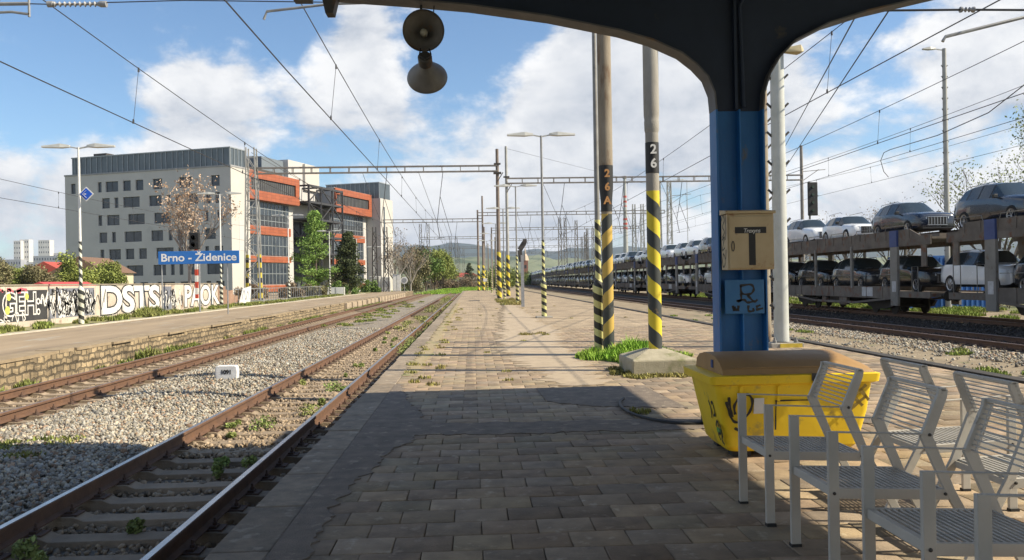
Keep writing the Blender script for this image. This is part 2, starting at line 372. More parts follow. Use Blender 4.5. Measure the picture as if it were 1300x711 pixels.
blob('asphalt_edge_strip', [(-1.235, -3), (-1.235, 10), (-1.235, 12.9)], [(-.98, -3), (-1.0, 6.2), (-.85, 7.6), (-.45, 9.0), (-.75, 10.5), (-1.15, 12.9)], .009, asphalt, .03)
blob('asphalt_patch', [(-.6, 8.55), (2.0, 8.5), (4.5, 8.6)], [(-.8, 9.25), (1.6, 9.15), (4.4, 9.35)], .008, asphalt, .03, seed=5)
blob('asphalt_patch', [(.95, 10.7), (1.5, 10.2), (2.6, 9.9)], [(.9, 11.95), (1.6, 12.1), (2.5, 12.0)], .0085, asphalt, .04, seed=6)
blob('worn_path', [(1.35, 12.2), (.9, 16), (.55, 21), (.9, 27), (1.3, 38), (2.0, 52), (2.3, 75)], [(2.0, 12.3), (2.2, 16), (2.2, 21), (2.7, 26), (2.6, 32), (2.8, 52), (3.0, 75)], .006, patch_m, .13, .008, seed=8)
blob('mossy_strip', [(-1.2, 14), (-1.2, 20), (-1.2, 60)], [(-1.0, 14), (-.95, 20), (-1.0, 60)], .006, mat('mossy_edge', (.34, .27, .16), (.28, .23, .13), 4, .95, bump=.4, bscale=50, c3=(.12, .16, .04), c3at=.56), .05, .008, seed=9)

# left platform
g = MB(); g.bx(-40, -10.25, -8, 141, -.75, .085); part('far_platform', g, mat('far_platform_surface', (.34, .26, .17), (.23, .175, .115), .8, .93, bump=.4, bscale=30, stretch=(1, .25, 1), c3=(.35, .31, .25), c3at=.58), smooth=0, kind='structure')
g = MB(); g.bx(-10.25, -9.98, -8, 139, -.75, .03); g.m = 1
y = -8
while y < 130:
    w_ = rnd.uniform(.5, 1.9); g.bx(-10.6, -9.92+rnd.uniform(-.09, .03), y, y+w_-.03, .03, .09+rnd.uniform(0, .02)); y += w_
part('far_platform_wall', g, [stone_wall, mat('worn_coping', (.33, .26, .17), (.24, .18, .11), 3, .93, bump=.6, bscale=20)], smooth=0, kind='structure')
g = MB(); g.bx(-15.55, -15.3, -8, 118, .08, .13); part('far_platform_kerb', g, mat('light_kerb', (.5, .46, .38), (.4, .36, .29), 3, .9), smooth=0, kind='structure')
sheet('verge', np.linspace(-18.5, -15.6, 9), np.arange(5, 140, .7), .12, mat('verge_weeds', (.19, .2, .07), (.26, .22, .12), 1.2, .95, bump=.6, bscale=20, c3=(.33, .28, .2), c3at=.55), .04, 8, curve=False)
g = MB(); y = 64
while y < 118:
    g.bx(-10.2, -9.75, y, y+2.4, -.7, .06); y += 3.1
part('concrete_footing', g, patch_m, smooth=0, kind='structure')

# ---------------------------------------------------------------- railway tracks
PROF = [(-.0625, 0), (.0625, 0), (.0625, .012), (.012, .03), (.009, .105), (.034, .118), (.035, .148), (.028, .157), (-.028, .157), (-.035, .148), (-.034, .118), (-.009, .105), (-.012, .03), (-.0625, .012)]
def rail(x, zb, y0, y1, parent, topm):
    ys = [y0, 100]+list(range(110, int(y1), 10)) if y1 > 100 else [y0, y1]
    g = MB(); n = len(PROF)
    vs = [(x+off(y)+u, y, zb+w) for y in ys for u, w in PROF]; fs = []
    for i in range(len(ys)-1):
        for j in range(n): fs.append((i*n+j, i*n+(j+1) % n, (i+1)*n+(j+1) % n, (i+1)*n+j)[::-1])
    g.add(vs, fs); g.mi = [1 if (k % n) in (7, 8) else 0 for k in range(len(fs))]
    part('rail', g, [rail_side, topm], parent, smooth=30)
sl = MB()
poly = [(-1.3, 0), (-1.3, .15), (-1.22, .2), (-.95, .2), (-.9, .21), (-.6, .21), (-.5, .17), (.5, .17), (.6, .21), (.9, .21), (.95, .2), (1.22, .2), (1.3, .15), (1.3, 0)]
sl.prism(poly, lambda u, v, w: (u, w*(1 if v < .05 else .82), v-.21), -.14, .14)
sleeper_o = part('sleeper', sl, sleeper_m, smooth=0, local=True, bevel=.008)
def fasten():
    g = MB()
    g.bx(-.18, .18, -.085, .085, -.002, .013)
    for s in (-1, 1):
        g.bx(s*.095-.03, s*.095+.03, -.05, .05, .013, .034); g.lathe([(.02, .034), (.02, .06), (.011, .06), (.011, .095), (0, .095)], 6, (s*.1, 0, 0))
    return g
fast_o = part('rail_fastening', fasten(), clip_m, smooth=0, local=True)
def track(name, x, zb, label, topm, y0=-4, n_ind=80, sp=.6, nf=60):
    t = thing(name, label, 'railway track', (x, 0, zb))
    for s in (-.7525, .7525): rail(x+s, zb, -8, 600, t, topm)
    for k in range(n_ind):
        o = sleeper_o if name == 'railway_track' and k == 0 and 'near' in label else sleeper_o.copy()
        if o.name not in col.objects: col.objects.link(o)
        o.parent = t; o.location = (rnd.uniform(-.01, .01), y0+k*sp+rnd.uniform(-.015, .015), -.013)
        if k < nf:
            for s in (-.7525, .7525):
                f = fast_o.copy(); col.objects.link(f); f.parent = o; f.location = (s, 0, -.0)
    g = MB(); g2 = MB(); y = y0+n_ind*sp
    while y < 330:
        sx = x+off(y); g.bx(sx-1.3, sx+1.3, y-.12, y+.12, zb-.2, zb-.006)
        if y < 90:
            for s in (-.7525, .7525): g2.bx(sx+s-.16, sx+s+.16, y-.07, y+.07, zb-.004, zb+.06)
        y += sp
    part('sleeper', g, sleeper_m, t, smooth=0, kind='stuff')
    if g2.v: part('rail_fastening', g2, clip_m, t, smooth=0, kind='stuff')
    return t
ZB = -.33-.157
track('railway_track', -3.11, ZB, 'near track of worn polished rails on pale sleepers beside the paved platform', rail_top, 2.4)
track('railway_track', -8.15, ZB, 'rusty brown track running below the stone wall of the far platform', rail_dull, 8, 90, .6, 70)
track('railway_track', 15.2, ZB, 'empty dark track between the paved platform and the car carrier train', rail_dull, 16, 60, .6, 30)
track('railway_track', 21.3, ZB, 'shaded track the car carrier train stands on', rail_dull, 26, 30, .6, 0)
bpy.data.objects.remove(fast_o)

# ---------------------------------------------------------------- crushed stone
def ico():
    p = (1+5**.5)/2
    v = np.array([(-1,p,0),(1,p,0),(-1,-p,0),(1,-p,0),(0,-1,p),(0,1,p),(0,-1,-p),(0,1,-p),(p,0,-1),(p,0,1),(-p,0,-1),(-p,0,1)], float)
    f = np.array([(0,11,5),(0,5,1),(0,1,7),(0,7,10),(0,10,11),(1,5,9),(5,11,4),(11,10,2),(10,7,6),(7,1,8),(3,9,4),(3,4,2),(3,2,6),(3,6,8),(3,8,9),(4,9,5),(2,4,11),(6,2,10),(8,6,7),(9,8,1)])
    return v/np.linalg.norm(v[0]), f
def stones(name, pts, size, m_, seed, **tg):
    r = np.random.default_rng(seed); n = len(pts); v, f = ico(); vs = []
    base = [v*(1+r.uniform(-.42, .34, (12, 1))) for _ in range(12)]; B = np.stack(base)[r.integers(0, 12, n)]
    sc = size*r.lognormal(0, .28, (n, 1, 1))*r.uniform(.65, 1.25, (n, 1, 3)); B = B*sc
    q = r.normal(size=(n, 4)); q /= np.linalg.norm(q, axis=1, keepdims=True); w, x, y, z = q.T
    R = np.stack([1-2*(y*y+z*z), 2*(x*y-z*w), 2*(x*z+y*w), 2*(x*y+z*w), 1-2*(x*x+z*z), 2*(y*z-x*w), 2*(x*z-y*w), 2*(y*z+x*w), 1-2*(x*x+y*y)], -1).reshape(n, 3, 3)
    V = np.einsum('nij,nkj->nki', R, B)+pts[:, None, :]
    F = f[None]+(np.arange(n)*12)[:, None, None]
    tone = np.repeat(r.random(n), 20)
    o = fast_mesh(name, V.reshape(-1, 3), F.reshape(-1, 3), m_, tone); return tag(o, **tg)
def scatter(x0, x1, y0, y1, n, z, seed, pile=0, fall=1.0):
    r = np.random.default_rng(seed); X = r.uniform(x0, x1, n); Y = y0+(y1-y0)*r.random(n)**fall
    Z = z+r.uniform(-.02, .025, n)+pile*np.sin(np.clip((X-x0)/(x1-x0), 0, 1)*PI)**.6
    return np.stack([X, Y, Z], -1)
stones('crushed_stone', np.concatenate([scatter(-7.25, -4.05, 3, 13, 34000, -.56, 1, .11), scatter(-7.1, -4.1, 13, 38, 26000, -.56, 2, .11, 1.5)]), .0215, stone_m, 1,
       kind='stuff', label='pale crushed stone heaped between the two left tracks', cat='gravel')
ys = lambda n, s: np.random.default_rng(s)
stones('crushed_stone', np.concatenate([scatter(-4.5, -1.62, 3, 26, 17000, -.6, 3, .0, 1.4), scatter(-4.4, -1.75, 10.5, 40, 15000, -.565, 23, .0, 1.3)]), .025, stone_brown, 2,
       kind='stuff', label='dark brown gravel lying between the sleepers of the near track', cat='gravel')
stones('crushed_stone', np.concatenate([scatter(-9.9, -6.9, 10, 40, 14000, -.59, 4, .0, 1.3)]), .027, stone_brown, 3,
       kind='stuff', label='sandy gravel between the sleepers of the rusty left track', cat='gravel')
stones('crushed_stone', np.concatenate([scatter(8.2, 13.9, 9, 40, 3500, -.56, 5, .0, 1.3), scatter(12.6, 14.2, 9, 40, 6000, -.54, 15, .0, 1.2)]), .03, stone_m, 4,
       kind='stuff', label='loose pale gravel on dry soil between right platform edge and train', cat='gravel')
dirt_shade = mat('dirt_shade_stone', (.06, .048, .038), (.035, .028, .022), 1.5, .9, bump=0, tone=.5)  # dirty stone, darkened further: the train's shadow is put into its colour
sheet('ballast', np.linspace(14.0, 23.2, 24), np.concatenate([np.arange(2, 80, .5), np.arange(80, 620, 8)]), -.53, mat('dirt_shade_ballast', (.055, .044, .035), (.03, .025, .02), 5, .95, bump=.8, bscale=20), .02, 33)  # dirty bed out to the shadow edge, with that shade in its colour
stones('crushed_stone', np.concatenate([scatter(14.0, 23, 14, 50, 16000, -.53, 6, .02, 1.3)]), .035, dirt_shade, 5,
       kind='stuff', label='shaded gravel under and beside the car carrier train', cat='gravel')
# ---------------------------------------------------------------- paint and metal
blue_m = mat('blue_paint', (.018, .15, .41), (.012, .11, .32), 2.5, .5, bump=.15, c3=(.1, .13, .17), c3at=.6, c3scale=6, stretch=(1, 1, .5))
dkblue_m = mat('dark_canopy_paint', (.012, .024, .055), (.008, .018, .042), 1.5, .6, bump=.1, c3=(.06, .05, .045), c3at=.64, c3scale=3)
flange_m = mat('weathered_flange', (.11, .11, .115), (.07, .075, .085), 4, .6, bump=.15, c3=(.13, .09, .06), c3at=.58)
roof_m = mat('roof_sheet', (.1, .1, .105), (.06, .065, .07), 2, .7)
black_m = mat('black_paint', (.012, .012, .013), (.02, .02, .02), 6, .6)
white_m = mat('white_paint', (.72, .72, .7), (.6, .6, .58), 4, .6, bump=.05, c3=(.4, .38, .33), c3at=.66)
galv = mat('galvanised_steel', (.38, .39, .4), (.28, .29, .3), 8, .5, .6, .1)
grey_steel = mat('grey_steel', (.3, .31, .31), (.2, .2, .2), 3, .6, .2, .15, c3=(.22, .14, .09), c3at=.64, c3scale=3)
dark_steel = mat('dark_steel', (.08, .075, .07), (.05, .045, .04), 4, .65, .3, .15, c3=(.14, .08, .05), c3at=.58, c3scale=2)
concrete = mat('pole_concrete', (.34, .325, .29), (.25, .235, .205), 3, .9, bump=.4, bscale=60, c3=(.17, .13, .09), c3at=.6, c3scale=2, stretch=(1, 1, .4))
concrete_brown = mat('stained_concrete', (.3, .26, .2), (.2, .165, .12), 3, .9, bump=.4, bscale=60, c3=(.14, .085, .05), c3at=.55, c3scale=2, stretch=(1, 1, .3))
block_m = mat('mossy_block', (.42, .38, .28), (.3, .27, .19), 4, .93, bump=.6, bscale=40, c3=(.2, .2, .1), c3at=.55)
st_big = stripes('yellow_black_bands', (.62, .5, .03), (.035, .042, .042), .56, 1, (.32, .2, .08))
st_big2 = stripes('worn_yellow_black_bands', (.5, .34, .07), (.04, .045, .042), .62, -1, (.26, .2, .12))
st_lamp = stripes('pale_yellow_black_bands', (.6, .58, .25), (.03, .032, .03), .3, 1, (.4, .38, .3))
st_bw = stripes('white_black_bands', (.62, .62, .52), (.03, .032, .03), .34, 1, (.4, .38, .3))
st_mast = stripes('mast_bands', (.62, .5, .05), (.03, .03, .03), .9, 1, (.3, .22, .12))
st_rw = stripes('red_white_bands', (.5, .06, .03), (.7, .68, .64), .7, 1, (.3, .2, .15), angular=0)
red_m = mat('red_paint', (.5, .06, .03), (.4, .05, .03), 5, .6)

# ---------------------------------------------------------------- writing helpers
def text_mb(s, size, space=1.0, bold=0.0, shear=0, line=1.0):
    cu = bpy.data.curves.new('t', 'FONT'); cu.body = s; cu.size = size; cu.align_x = 'CENTER'; cu.align_y = 'CENTER'
    cu.offset = bold; cu.extrude = 0; cu.space_character = space; cu.shear = shear; cu.space_line = line; cu.resolution_u = 4
    o = bpy.data.objects.new('t', cu); me = bpy.data.meshes.new_from_object(o)
    vs = [tuple(v.co) for v in me.vertices]; fs = [tuple(p.vertices) for p in me.polygons]
    bpy.data.objects.remove(o); bpy.data.curves.remove(cu); bpy.data.meshes.remove(me)
    return MB().add(vs, fs)
def place(mbq, o, ex, ey, wrap=0):       # flat x,y -> world at o with axes ex, ey; wrap = radius of the pole it sits on
    o, ex, ey = Vector(o), Vector(ex), Vector(ey); nz = ex.cross(ey); r = []
    for x, y, z in mbq.v:
        if wrap: a = x/wrap; r.append(tuple(o + ex*(math.sin(a)*wrap) + ey*y + nz*((math.cos(a)-1)*wrap + z)))
        else: r.append(tuple(o + ex*x + ey*y + nz*z))
    mbq.v = r; return mbq
def ribbon(strokes, w, z=0.0):           # painted strokes as flat bands; strokes: lists of (x, y)
    g = MB()
    for st in strokes:
        P = [Vector((*p, 0)) for p in st]; Q = []
        for i in range(len(P)-1):         # Catmull-Rom
            p0, p1, p2, p3 = P[max(i-1, 0)], P[i], P[i+1], P[min(i+2, len(P)-1)]
            for k in range(5):
                t = k/5; Q.append(.5*((2*p1)+(p2-p0)*t+(2*p0-5*p1+4*p2-p3)*t*t+(3*p1-p0-3*p2+p3)*t**3))
        Q.append(P[-1]); vs = []
        for i, p in enumerate(Q):
            d = (Q[min(i+1, len(Q)-1)]-Q[max(i-1, 0)]).normalized(); n = Vector((-d.y, d.x, 0))
            ww = w*(.5+.12*math.sin(i*1.3)); vs += [(p+n*ww)+Vector((0, 0, z)), (p-n*ww)+Vector((0, 0, z))]
        g.add(vs, [(2*i+1, 2*i+3, 2*i+2, 2*i) for i in range(len(Q)-1)])
    return g

# ---------------------------------------------------------------- platform canopy
LA = [(2.67, 3.37), (2.655, 3.55), (2.59, 3.72), (2.47, 3.85), (2.31, 3.975), (2.0, 4.115), (1.66, 4.215), (.9, 4.37), (.05, 4.49), (-.62, 4.55), (-1.45, 4.61)]
RA = [(3.2, 3.37), (3.215, 3.55), (3.28, 3.75), (3.39, 3.93), (3.57, 4.11), (3.93, 4.29), (4.37, 4.425), (5.09, 4.59), (6.4, 4.88), (8.4, 5.34)]
can = thing('platform_canopy', 'dark canopy on a blue steel column with curved arms, roofing the near platform', 'canopy', (2.94, 8.8, 0))
for yc in (8.8, -3.2):
    g = MB()
    g.bx(2.67, 2.69, yc-.125, yc+.125, .0, 3.37); g.bx(3.18, 3.2, yc-.125, yc+.125, 0, 3.37); g.bx(2.69, 3.18, yc-.008, yc+.008, 0, 3.37)
    g.bx(2.925, 2.94, yc-.12, yc-.008, 0, 3.37)
    part('column', g, blue_m, can, smooth=0, bevel=.004)
    g = MB(); g.bx(2.55, 3.32, yc-.25, yc+.25, -.02, .03); part('base_plate', g, dark_steel, can, smooth=0, bevel=.004)
    g = MB(); lw = LA+[(-1.45, 4.86), (2.94, 4.93)]; rw = RA+[(8.4, 5.52), (2.94, 4.93)]
    poly_ = LA[::-1]+[(2.69, 3.37), (3.18, 3.37)]+RA+[(8.4, 5.52), (2.94, 4.93), (-1.45, 4.86)]
    # web as strips between lower edge and roof line
    def topz(x): return 4.86+(x+1.45)/4.39*.07 if x < 2.94 else 4.93+(x-2.94)/5.46*.59
    lowpts = LA[::-1]+[(2.94, 3.37)]+RA
    vs = []; fs = []
    for (x, z) in lowpts:
        for dy in (-.008, .008): vs += [(x, yc+dy, z), (x, yc+dy, topz(x)-.005)]
    for i in range(len(lowpts)-1):
        a, b = i*4, i*4+4; fs += [(a, b, b+1, a+1), (a+2, a+3, b+3, b+2)]
    g.add(vs, fs); g.bx(2.9, 2.93, yc-.07, yc-.01, 3.38, 4.9)
    g.tube([(3.0, yc-.05, 3.4), (2.97, yc-.05, 4.5), (3.06, yc-.05, 4.68), (3.5, yc-.05, 4.78)], .022, 8)
    part('arm_web', g, dkblue_m, can, smooth=0)
    for pts in (LA, RA):
        g = MB(); vs = []
        for i, (x, z) in enumerate(pts):
            d = Vector((pts[min(i+1, len(pts)-1)][0]-pts[max(i-1, 0)][0], pts[min(i+1, len(pts)-1)][1]-pts[max(i-1, 0)][1])).normalized()
            n_ = Vector((-d.y, d.x))*(1 if pts is RA else -1)*.018
            vs += [(x, yc-.125, z), (x, yc+.125, z), (x+n_.x, yc+.125, z+n_.y), (x+n_.x, yc-.125, z+n_.y)]
        k = len(pts); g.add(vs, [(i*4+j, i*4+(j+1) % 4, i*4+4+(j+1) % 4, i*4+4+j) for i in range(k-1) for j in range(4)]+[(0, 1, 2, 3), (k*4-1, k*4-2, k*4-3, k*4-4)])
        part('arm_flange', g, flange_m, can, smooth=30)
def roofslab(x0, x1, y0, y1, name):
    g = MB(); n = 2
    za = lambda x: 4.87+(x+1.45)/4.39*.07 if x <= 2.94 else 4.94+(x-2.94)/5.46*.6
    xs = [x0]+([2.94] if x0 < 2.94 < x1 else [])+[x1]
    for a, b in zip(xs, xs[1:]):
        g.add([(a, y0, za(a)), (b, y0, za(b)), (b, y1, za(b)), (a, y1, za(a)), (a, y0, za(a)+.1), (b, y0, za(b)+.1), (b, y1, za(b)+.1), (a, y1, za(a)+.1)],
              [(3,2,1,0),(4,5,6,7),(0,1,5,4),(1,2,6,5),(2,3,7,6),(3,0,4,7)])
    part(name, g, roof_m, can, smooth=0)
roofslab(-1.75, 3.9, -16, 9.55, 'roof'); roofslab(3.9, 8.75, -16, 10.65, 'roof')
g = MB(); g.bx(-1.95, -1.75, -16, 9.55, 4.8, 4.97); part('gutter', g, roof_m, can, smooth=0)
g = MB(); g.prism([(-1.47, 4.42), (-1.39, 4.42), (-1.33, 4.66), (-1.52, 4.66)], lambda u, v, w: (u, w, v), 8.7, 8.86)
part('bracket', g, dark_steel, can, smooth=0)

# ---------------------------------------------------------------- loudspeakers
horn_in = mat('horn_enamel', (.2, .185, .165), (.12, .11, .1), 4, .5, bump=.1, c3=(.18, .1, .05), c3at=.6, c3scale=6)
def horn(label, c, ax, drv):
    t = thing('horn_loudspeaker', label, 'loudspeaker', c, 0, 'round horn loudspeakers hanging from the canopy beam')
    a = Vector(ax).normalized(); P = [(.214, 0), (.216, -.008), (.19, -.045), (.145, -.1), (.105, -.15), (.075, -.19), (.05, -.22)]
    g = MB(); g.lathe([(r-.004, h) for r, h in P]+[(.03, -.225), (.0, -.225)], 40, c, a); part('horn', g, horn_in, t, smooth=60)
    g = MB(); g.lathe(P[::-1]+[(.218, .0), (.214, .003)], 40, c, a); part('horn_shell', g, horn_in, t, smooth=60)
    g = MB(); g.lathe([(.0, -.07), (.03, -.075), (.04, -.1), (.036, -.2), (.02, -.225)], 20, c, a); part('phase_plug', g, mat('plug', (.4, .38, .3), None, 6, .5), t, smooth=60)
    g = MB(); g.lathe([(.05, -.215), (.075, -.23), (.075, -.33), (.06, -.345), (0, -.345)], 20, c, a); part('driver', g, dark_steel, t, smooth=40)
    return t
h1 = horn('upper round horn loudspeaker hanging from the canopy arm, its open mouth facing the viewer', (-.465, 8.55, 4.215), (.03, -1, -.1), 1)
g = MB(); g.tube([(-.5, 8.8, 4.56), (-.5, 8.8, 4.4), (-.49, 8.84, 4.3), (-.47, 8.85, 4.2)], .014, 8); g.tube([(-.36, 8.8, 4.56), (-.37, 8.8, 4.46), (-.4, 8.84, 4.32), (-.45, 8.85, 4.24)], .006, 6)
part('hanger', g, black_m, h1)
h2 = horn('lower horn loudspeaker tilted down and away, its cone seen from outside', (-.45, 8.86, 3.8), (.02, .9, -.43), 0)
g = MB(); g.tube([(-.5, 8.56, 4.03), (-.51, 8.52, 3.95), (-.45, 8.5, 3.9), (-.39, 8.52, 3.96), (-.41, 8.58, 4.03)], .008, 6); g.tube([(-.46, 8.8, 4.1), (-.45, 8.7, 4.0), (-.45, 8.62, 3.95)], .014, 6)
part('bracket', g, black_m, h2)

# ---------------------------------------------------------------- box and plate on the column
beige = mat('beige_enamel', (.5, .4, .24), (.42, .32, .18), 3, .55, bump=.1, c3=(.28, .14, .06), c3at=.6, c3scale=5)
sb = thing('service_box', 'beige metal box with a black T on its door, mounted on the blue column', 'metal box', (2.85, 8.5, 1.69))
g = MB(); g.bx(2.617, 3.093, 8.405, 8.61, 1.69, 2.26); part('body', g, beige, sb, smooth=0, bevel=.006)
g = MB(); g.prism([(8.385, 2.262), (8.385, 2.29), (8.61, 2.315), (8.61, 2.262)], lambda u, v, w: (w, u, v), 2.6, 3.11); part('lid', g, beige, sb, smooth=0, bevel=.004)
dr = MB(); dr.bx(2.632, 3.08, 8.39, 8.405, 1.705, 2.235); dr = part('door', dr, beige, sb, smooth=0, bevel=.005)
g = MB(); g.lathe([(.0, .0)], 3); g = MB()
ring = [(2.668+.014*math.cos(a), 8.386, 1.93+.05*math.sin(a)) for a in [i*PI/8 for i in range(17)]]; g.tube(ring, .004, 6); part('handle', g, dark_steel, dr)
g = MB(); g.bx(2.69, 3.01, 8.388, 8.39, 2.06, 2.125); g.bx(2.83, 2.898, 8.3875, 8.39, 1.735, 2.06); part('painted_letter', g, black_m, dr, smooth=0)
scr = place(text_mb('Trexyns', .062, .85, shear=.2), (2.86, 8.3865, 2.085), (1, 0, 0), (0, 0, 1)); part('scrawl', scr, white_m, dr, smooth=0)
sc = [[(0, .5), (.05, .56), (.1, .5), (.04, .44), (.1, .38), (.03, .33)], [(.02, .3), (.1, .33), (.02, .2), (.11, .22)], [(.05, .16), (.1, .13), (.11, .06), (.06, .02), (.02, .07), (.05, .16)], [(.13, .55), (.15, .4), (.13, .3)], [(.15, .2), (.13, .1)]]
g = ribbon(sc, .018); part('side_scrawl', place(g, (2.6155, 8.6, 1.7), (0, -1, 0), (0, 0, 1)), black_m, sb, smooth=0)
pl = thing('blue_plate', 'small blue plate with black scrawl screwed to the blue column under the beige box', 'plate', (2.95, 8.66, 1.2))
g = MB(); g.bx(2.735, 3.16, 8.64, 8.655, 1.2, 1.565); part('panel', g, mat('plate_blue', (.03, .15, .34), (.02, .12, .29), 3, .5, bump=.1, c3=(.1, .15, .2), c3at=.64), pl, smooth=0, bevel=.004)
st_ = [[(.16, .3), (.28, .31), (.31, .26), (.27, .21), (.18, .22), (.17, .3)], [(.17, .22), (.17, .15), (.12, .14)], [(.24, .2), (.31, .13), (.35, .15)], [(.13, .13), (.2, .15), (.24, .12), (.3, .13)],
       [(.08, .09), (.09, .03)], [(.1, .08), (.1, .03)], [(.12, .06), (.12, .03)], [(.14, .09), (.14, .03)], [(.25, .09), (.25, .03), (.3, .03), (.3, .06)], [(.33, .04), (.41, .055)], [(.33, .07), (.38, .09)]]
part('black_scrawl', place(ribbon(st_, .024), (2.735, 8.6385, 1.2), (1, 0, 0), (0, 0, 1)), black_m, pl, smooth=0)

# ---------------------------------------------------------------- yellow grit container
yel = mat('yellow_grp', (.85, .6, .02), (.74, .5, .015), 2, .5, bump=.12, bscale=12, c3=(.5, .36, .06), c3at=.58, c3scale=5)
lidm = mat('brown_lid', (.34, .2, .075), (.24, .14, .055), 2, .6, bump=.15, c3=(.34, .22, .08), c3at=.6, c3scale=4)
ct = thing('grit_container', 'yellow plastic grit container with faded brown domed lid and black scrawl', 'container', (2.75, 7.45, 0))
def ringq(x0, x1, y0, y1, r, z):
    o = []
    for cx, cy, a0 in ((x1-r, y1-r, 0), (x0+r, y1-r, PI/2), (x0+r, y0+r, PI), (x1-r, y0+r, 1.5*PI)):
        for i in range(5): a = a0+i*PI/8; o.append((cx+r*math.cos(a), cy+r*math.sin(a), z))
    return o
def loft(g, rings, cap=True):
    n = len(rings[0]); b = [p for r in rings for p in r]; fs = [(i*n+j, i*n+(j+1) % n, (i+1)*n+(j+1) % n, (i+1)*n+j) for i in range(len(rings)-1) for j in range(n)]
    if cap: fs += [tuple(range(n))[::-1], tuple((len(rings)-1)*n+j for j in range(n))]
    return g.add(b, fs)
g = MB(); loft(g, [ringq(2.24, 3.3, 7.16, 7.78, .07, .05), ringq(2.2, 3.34, 7.11, 7.83, .07, .1), ringq(2.14, 3.40, 7.06, 7.86, .06, .4), ringq(2.09, 3.43, 7.03, 7.88, .06, .655)]); part('body', g, yel, ct, smooth=35)
g = MB(); loft(g, [ringq(2.085, 3.435, 7.02, 7.885, .05, .65), ringq(2.04, 3.47, 6.985, 7.92, .05, .665), ringq(2.03, 3.48, 6.975, 7.93, .05, .735), ringq(2.045, 3.465, 6.99, 7.915, .04, .74), ]); part('rim', g, yel, ct, smooth=35)
g = MB(); prof = [(7.02, .742), (7.04, .79), (7.12, .845), (7.25, .885), (7.42, .9), (7.6, .895), (7.75, .87), (7.85, .82), (7.88, .742)]
vs = []
for k, (x, s) in enumerate(((2.15, 1), (2.17, 1.02), (3.24, 1.02), (3.42, .42), (3.45, .02))):
    for (y_, z_) in prof: vs.append((x, 7.45+(y_-7.45)*(1 if k < 3 else (.97 if k == 3 else .95)), .742+(z_-.742)*s))
n = len(prof); g.add(vs, [(i*n+j, i*n+j+1, (i+1)*n+j+1, (i+1)*n+j)[::-1] for i in range(4) for j in range(n-1)]+[tuple(range(n))])
ld = part('lid', g, lidm, ct, smooth=30)
g = MB(); g.bx(2.143, 2.149, 7.3, 7.36, .78, .85); part('sticker', g, mat('dark_blue_sticker', (.03, .06, .2)), ld, smooth=0)
g = MB(); g.bx(2.89, 2.945, 6.95, 6.972, .62, .69); g.tube([(2.9, 6.96, .69), (2.9, 6.96, .72), (2.918, 6.96, .733), (2.935, 6.96, .72), (2.935, 6.96, .69)], .005, 6); part('padlock', g, black_m, ct, smooth=30, bevel=.003)
for x in (2.3, 2.62, 3.25): g = MB(); g.prism([(.64, 0), (.64, .03), (.5, .012)], lambda u, v, w: (w, 7.035+(.64-u)*.1-v, u), x-.012, x+.012); part('rim_rib', g, yel, ct, smooth=0)
g = ribbon([[(0, 0), (0, .24), (.02, .26), (.3, .26)]], .012); part('recess_line', place(g, (2.6, 7.066, .25), ex if 'ex' in dir() else Vector((1, .02, 0)), Vector((0, -.12, 1)).normalized()), black_m, ct, smooth=0)
for z_, k_ in ((.80, 7.047), ): g = MB(); g.bx(2.25, 3.2, k_-.004, k_+.004, z_-.004, z_+.004); part('lid_seam', g, lidm, ct, smooth=0)
for x in (2.35, 3.2): g = MB(); g.bx(x-.05, x+.05, 7.905, 7.94, .66, .82); part('hinge', g, dark_steel, ct, smooth=0)
g = MB(); g.bx(2.88, 2.955, 6.966, 6.975, .685, .75); part('hasp', g, dark_steel, ct, smooth=0)
g = MB()
for x, y_ in ((2.35, 7.25), (3.2, 7.25), (2.35, 7.7), (3.2, 7.7)): g.bx(x-.08, x+.08, y_-.06, y_+.06, 0, .055)
part('skid', g, black_m, ct, smooth=0)
ex = Vector((1, .02, 0)); ey = Vector((0, -.17, 1)).normalized()
g = ribbon([[(0, .3), (.03, .2), (.07, .12), (.13, .12), (.2, .2), (.22, .3), (.18, .36), (.11, .33), (.07, .26), (.08, .18)], [(.08, .06), (.13, .02)], [(.02, .34), (.04, .22), (.06, .16)]], .022)
part('black_scrawl', place(g, (2.17, 7.058, .22), ex, ey), black_m, ct, smooth=0)
exl = Vector((.0, -1, 0)); eyl = Vector((-.14, 0, 1)).normalized()
g = ribbon([[(.5, .52), (.56, .55), (.62, .5), (.66, .42)], [(.48, .38), (.52, .3), (.5, .22)], [(.55, .36), (.6, .38), (.62, .28), (.57, .25)], [(.6, .16), (.66, .22), (.7, .12), (.64, .1), (.68, .05)], [(.72, .2), (.76, .12), (.72, .06), (.78, .03)]], .026)
part('side_scrawl', place(g, (2.176, 7.86, .1), exl, eyl), black_m, ct, smooth=0)
g = MB(); g.bx(0, .085, 0, .14, 0, .002); part('sticker', place(g, (2.41, 7.046, .40), ex, ey), white_m, ct, smooth=0)
g = MB(); g.bx(0, .075, 0, .06, 0, .002); part('sticker', place(g, (2.415, 7.036, .475), ex, ey), mat('sticker_blue', (.05, .13, .4)), ct, smooth=0)
g = MB(); g.bx(0, .12, 0, .05, 0, .002); part('sticker', place(g, (2.176, 7.3, .2), exl, eyl), mat('sticker_green', (.12, .3, .06)), ct, smooth=0)
g = ribbon([[(0, .0), (.16, .14)], [(.0, .09), (.15, .24)], [(.05, .13), (.13, .05)], [(.1, .2), (.18, .1)]], .03)
part('faded_scrawl', place(g, (3.2, 7.035, .4), ex, ey), mat('faded_brown', (.35, .25, .05)), ct, smooth=0)

ct.scale = (1.05, 1, 1); ct.location.x = 2.787
sb.scale = (1.035, 1, 1.02); sb.location = (2.896, 8.5, 1.67); pl.location.x = 2.91; can.location.x -= .03; can.location.z += .03
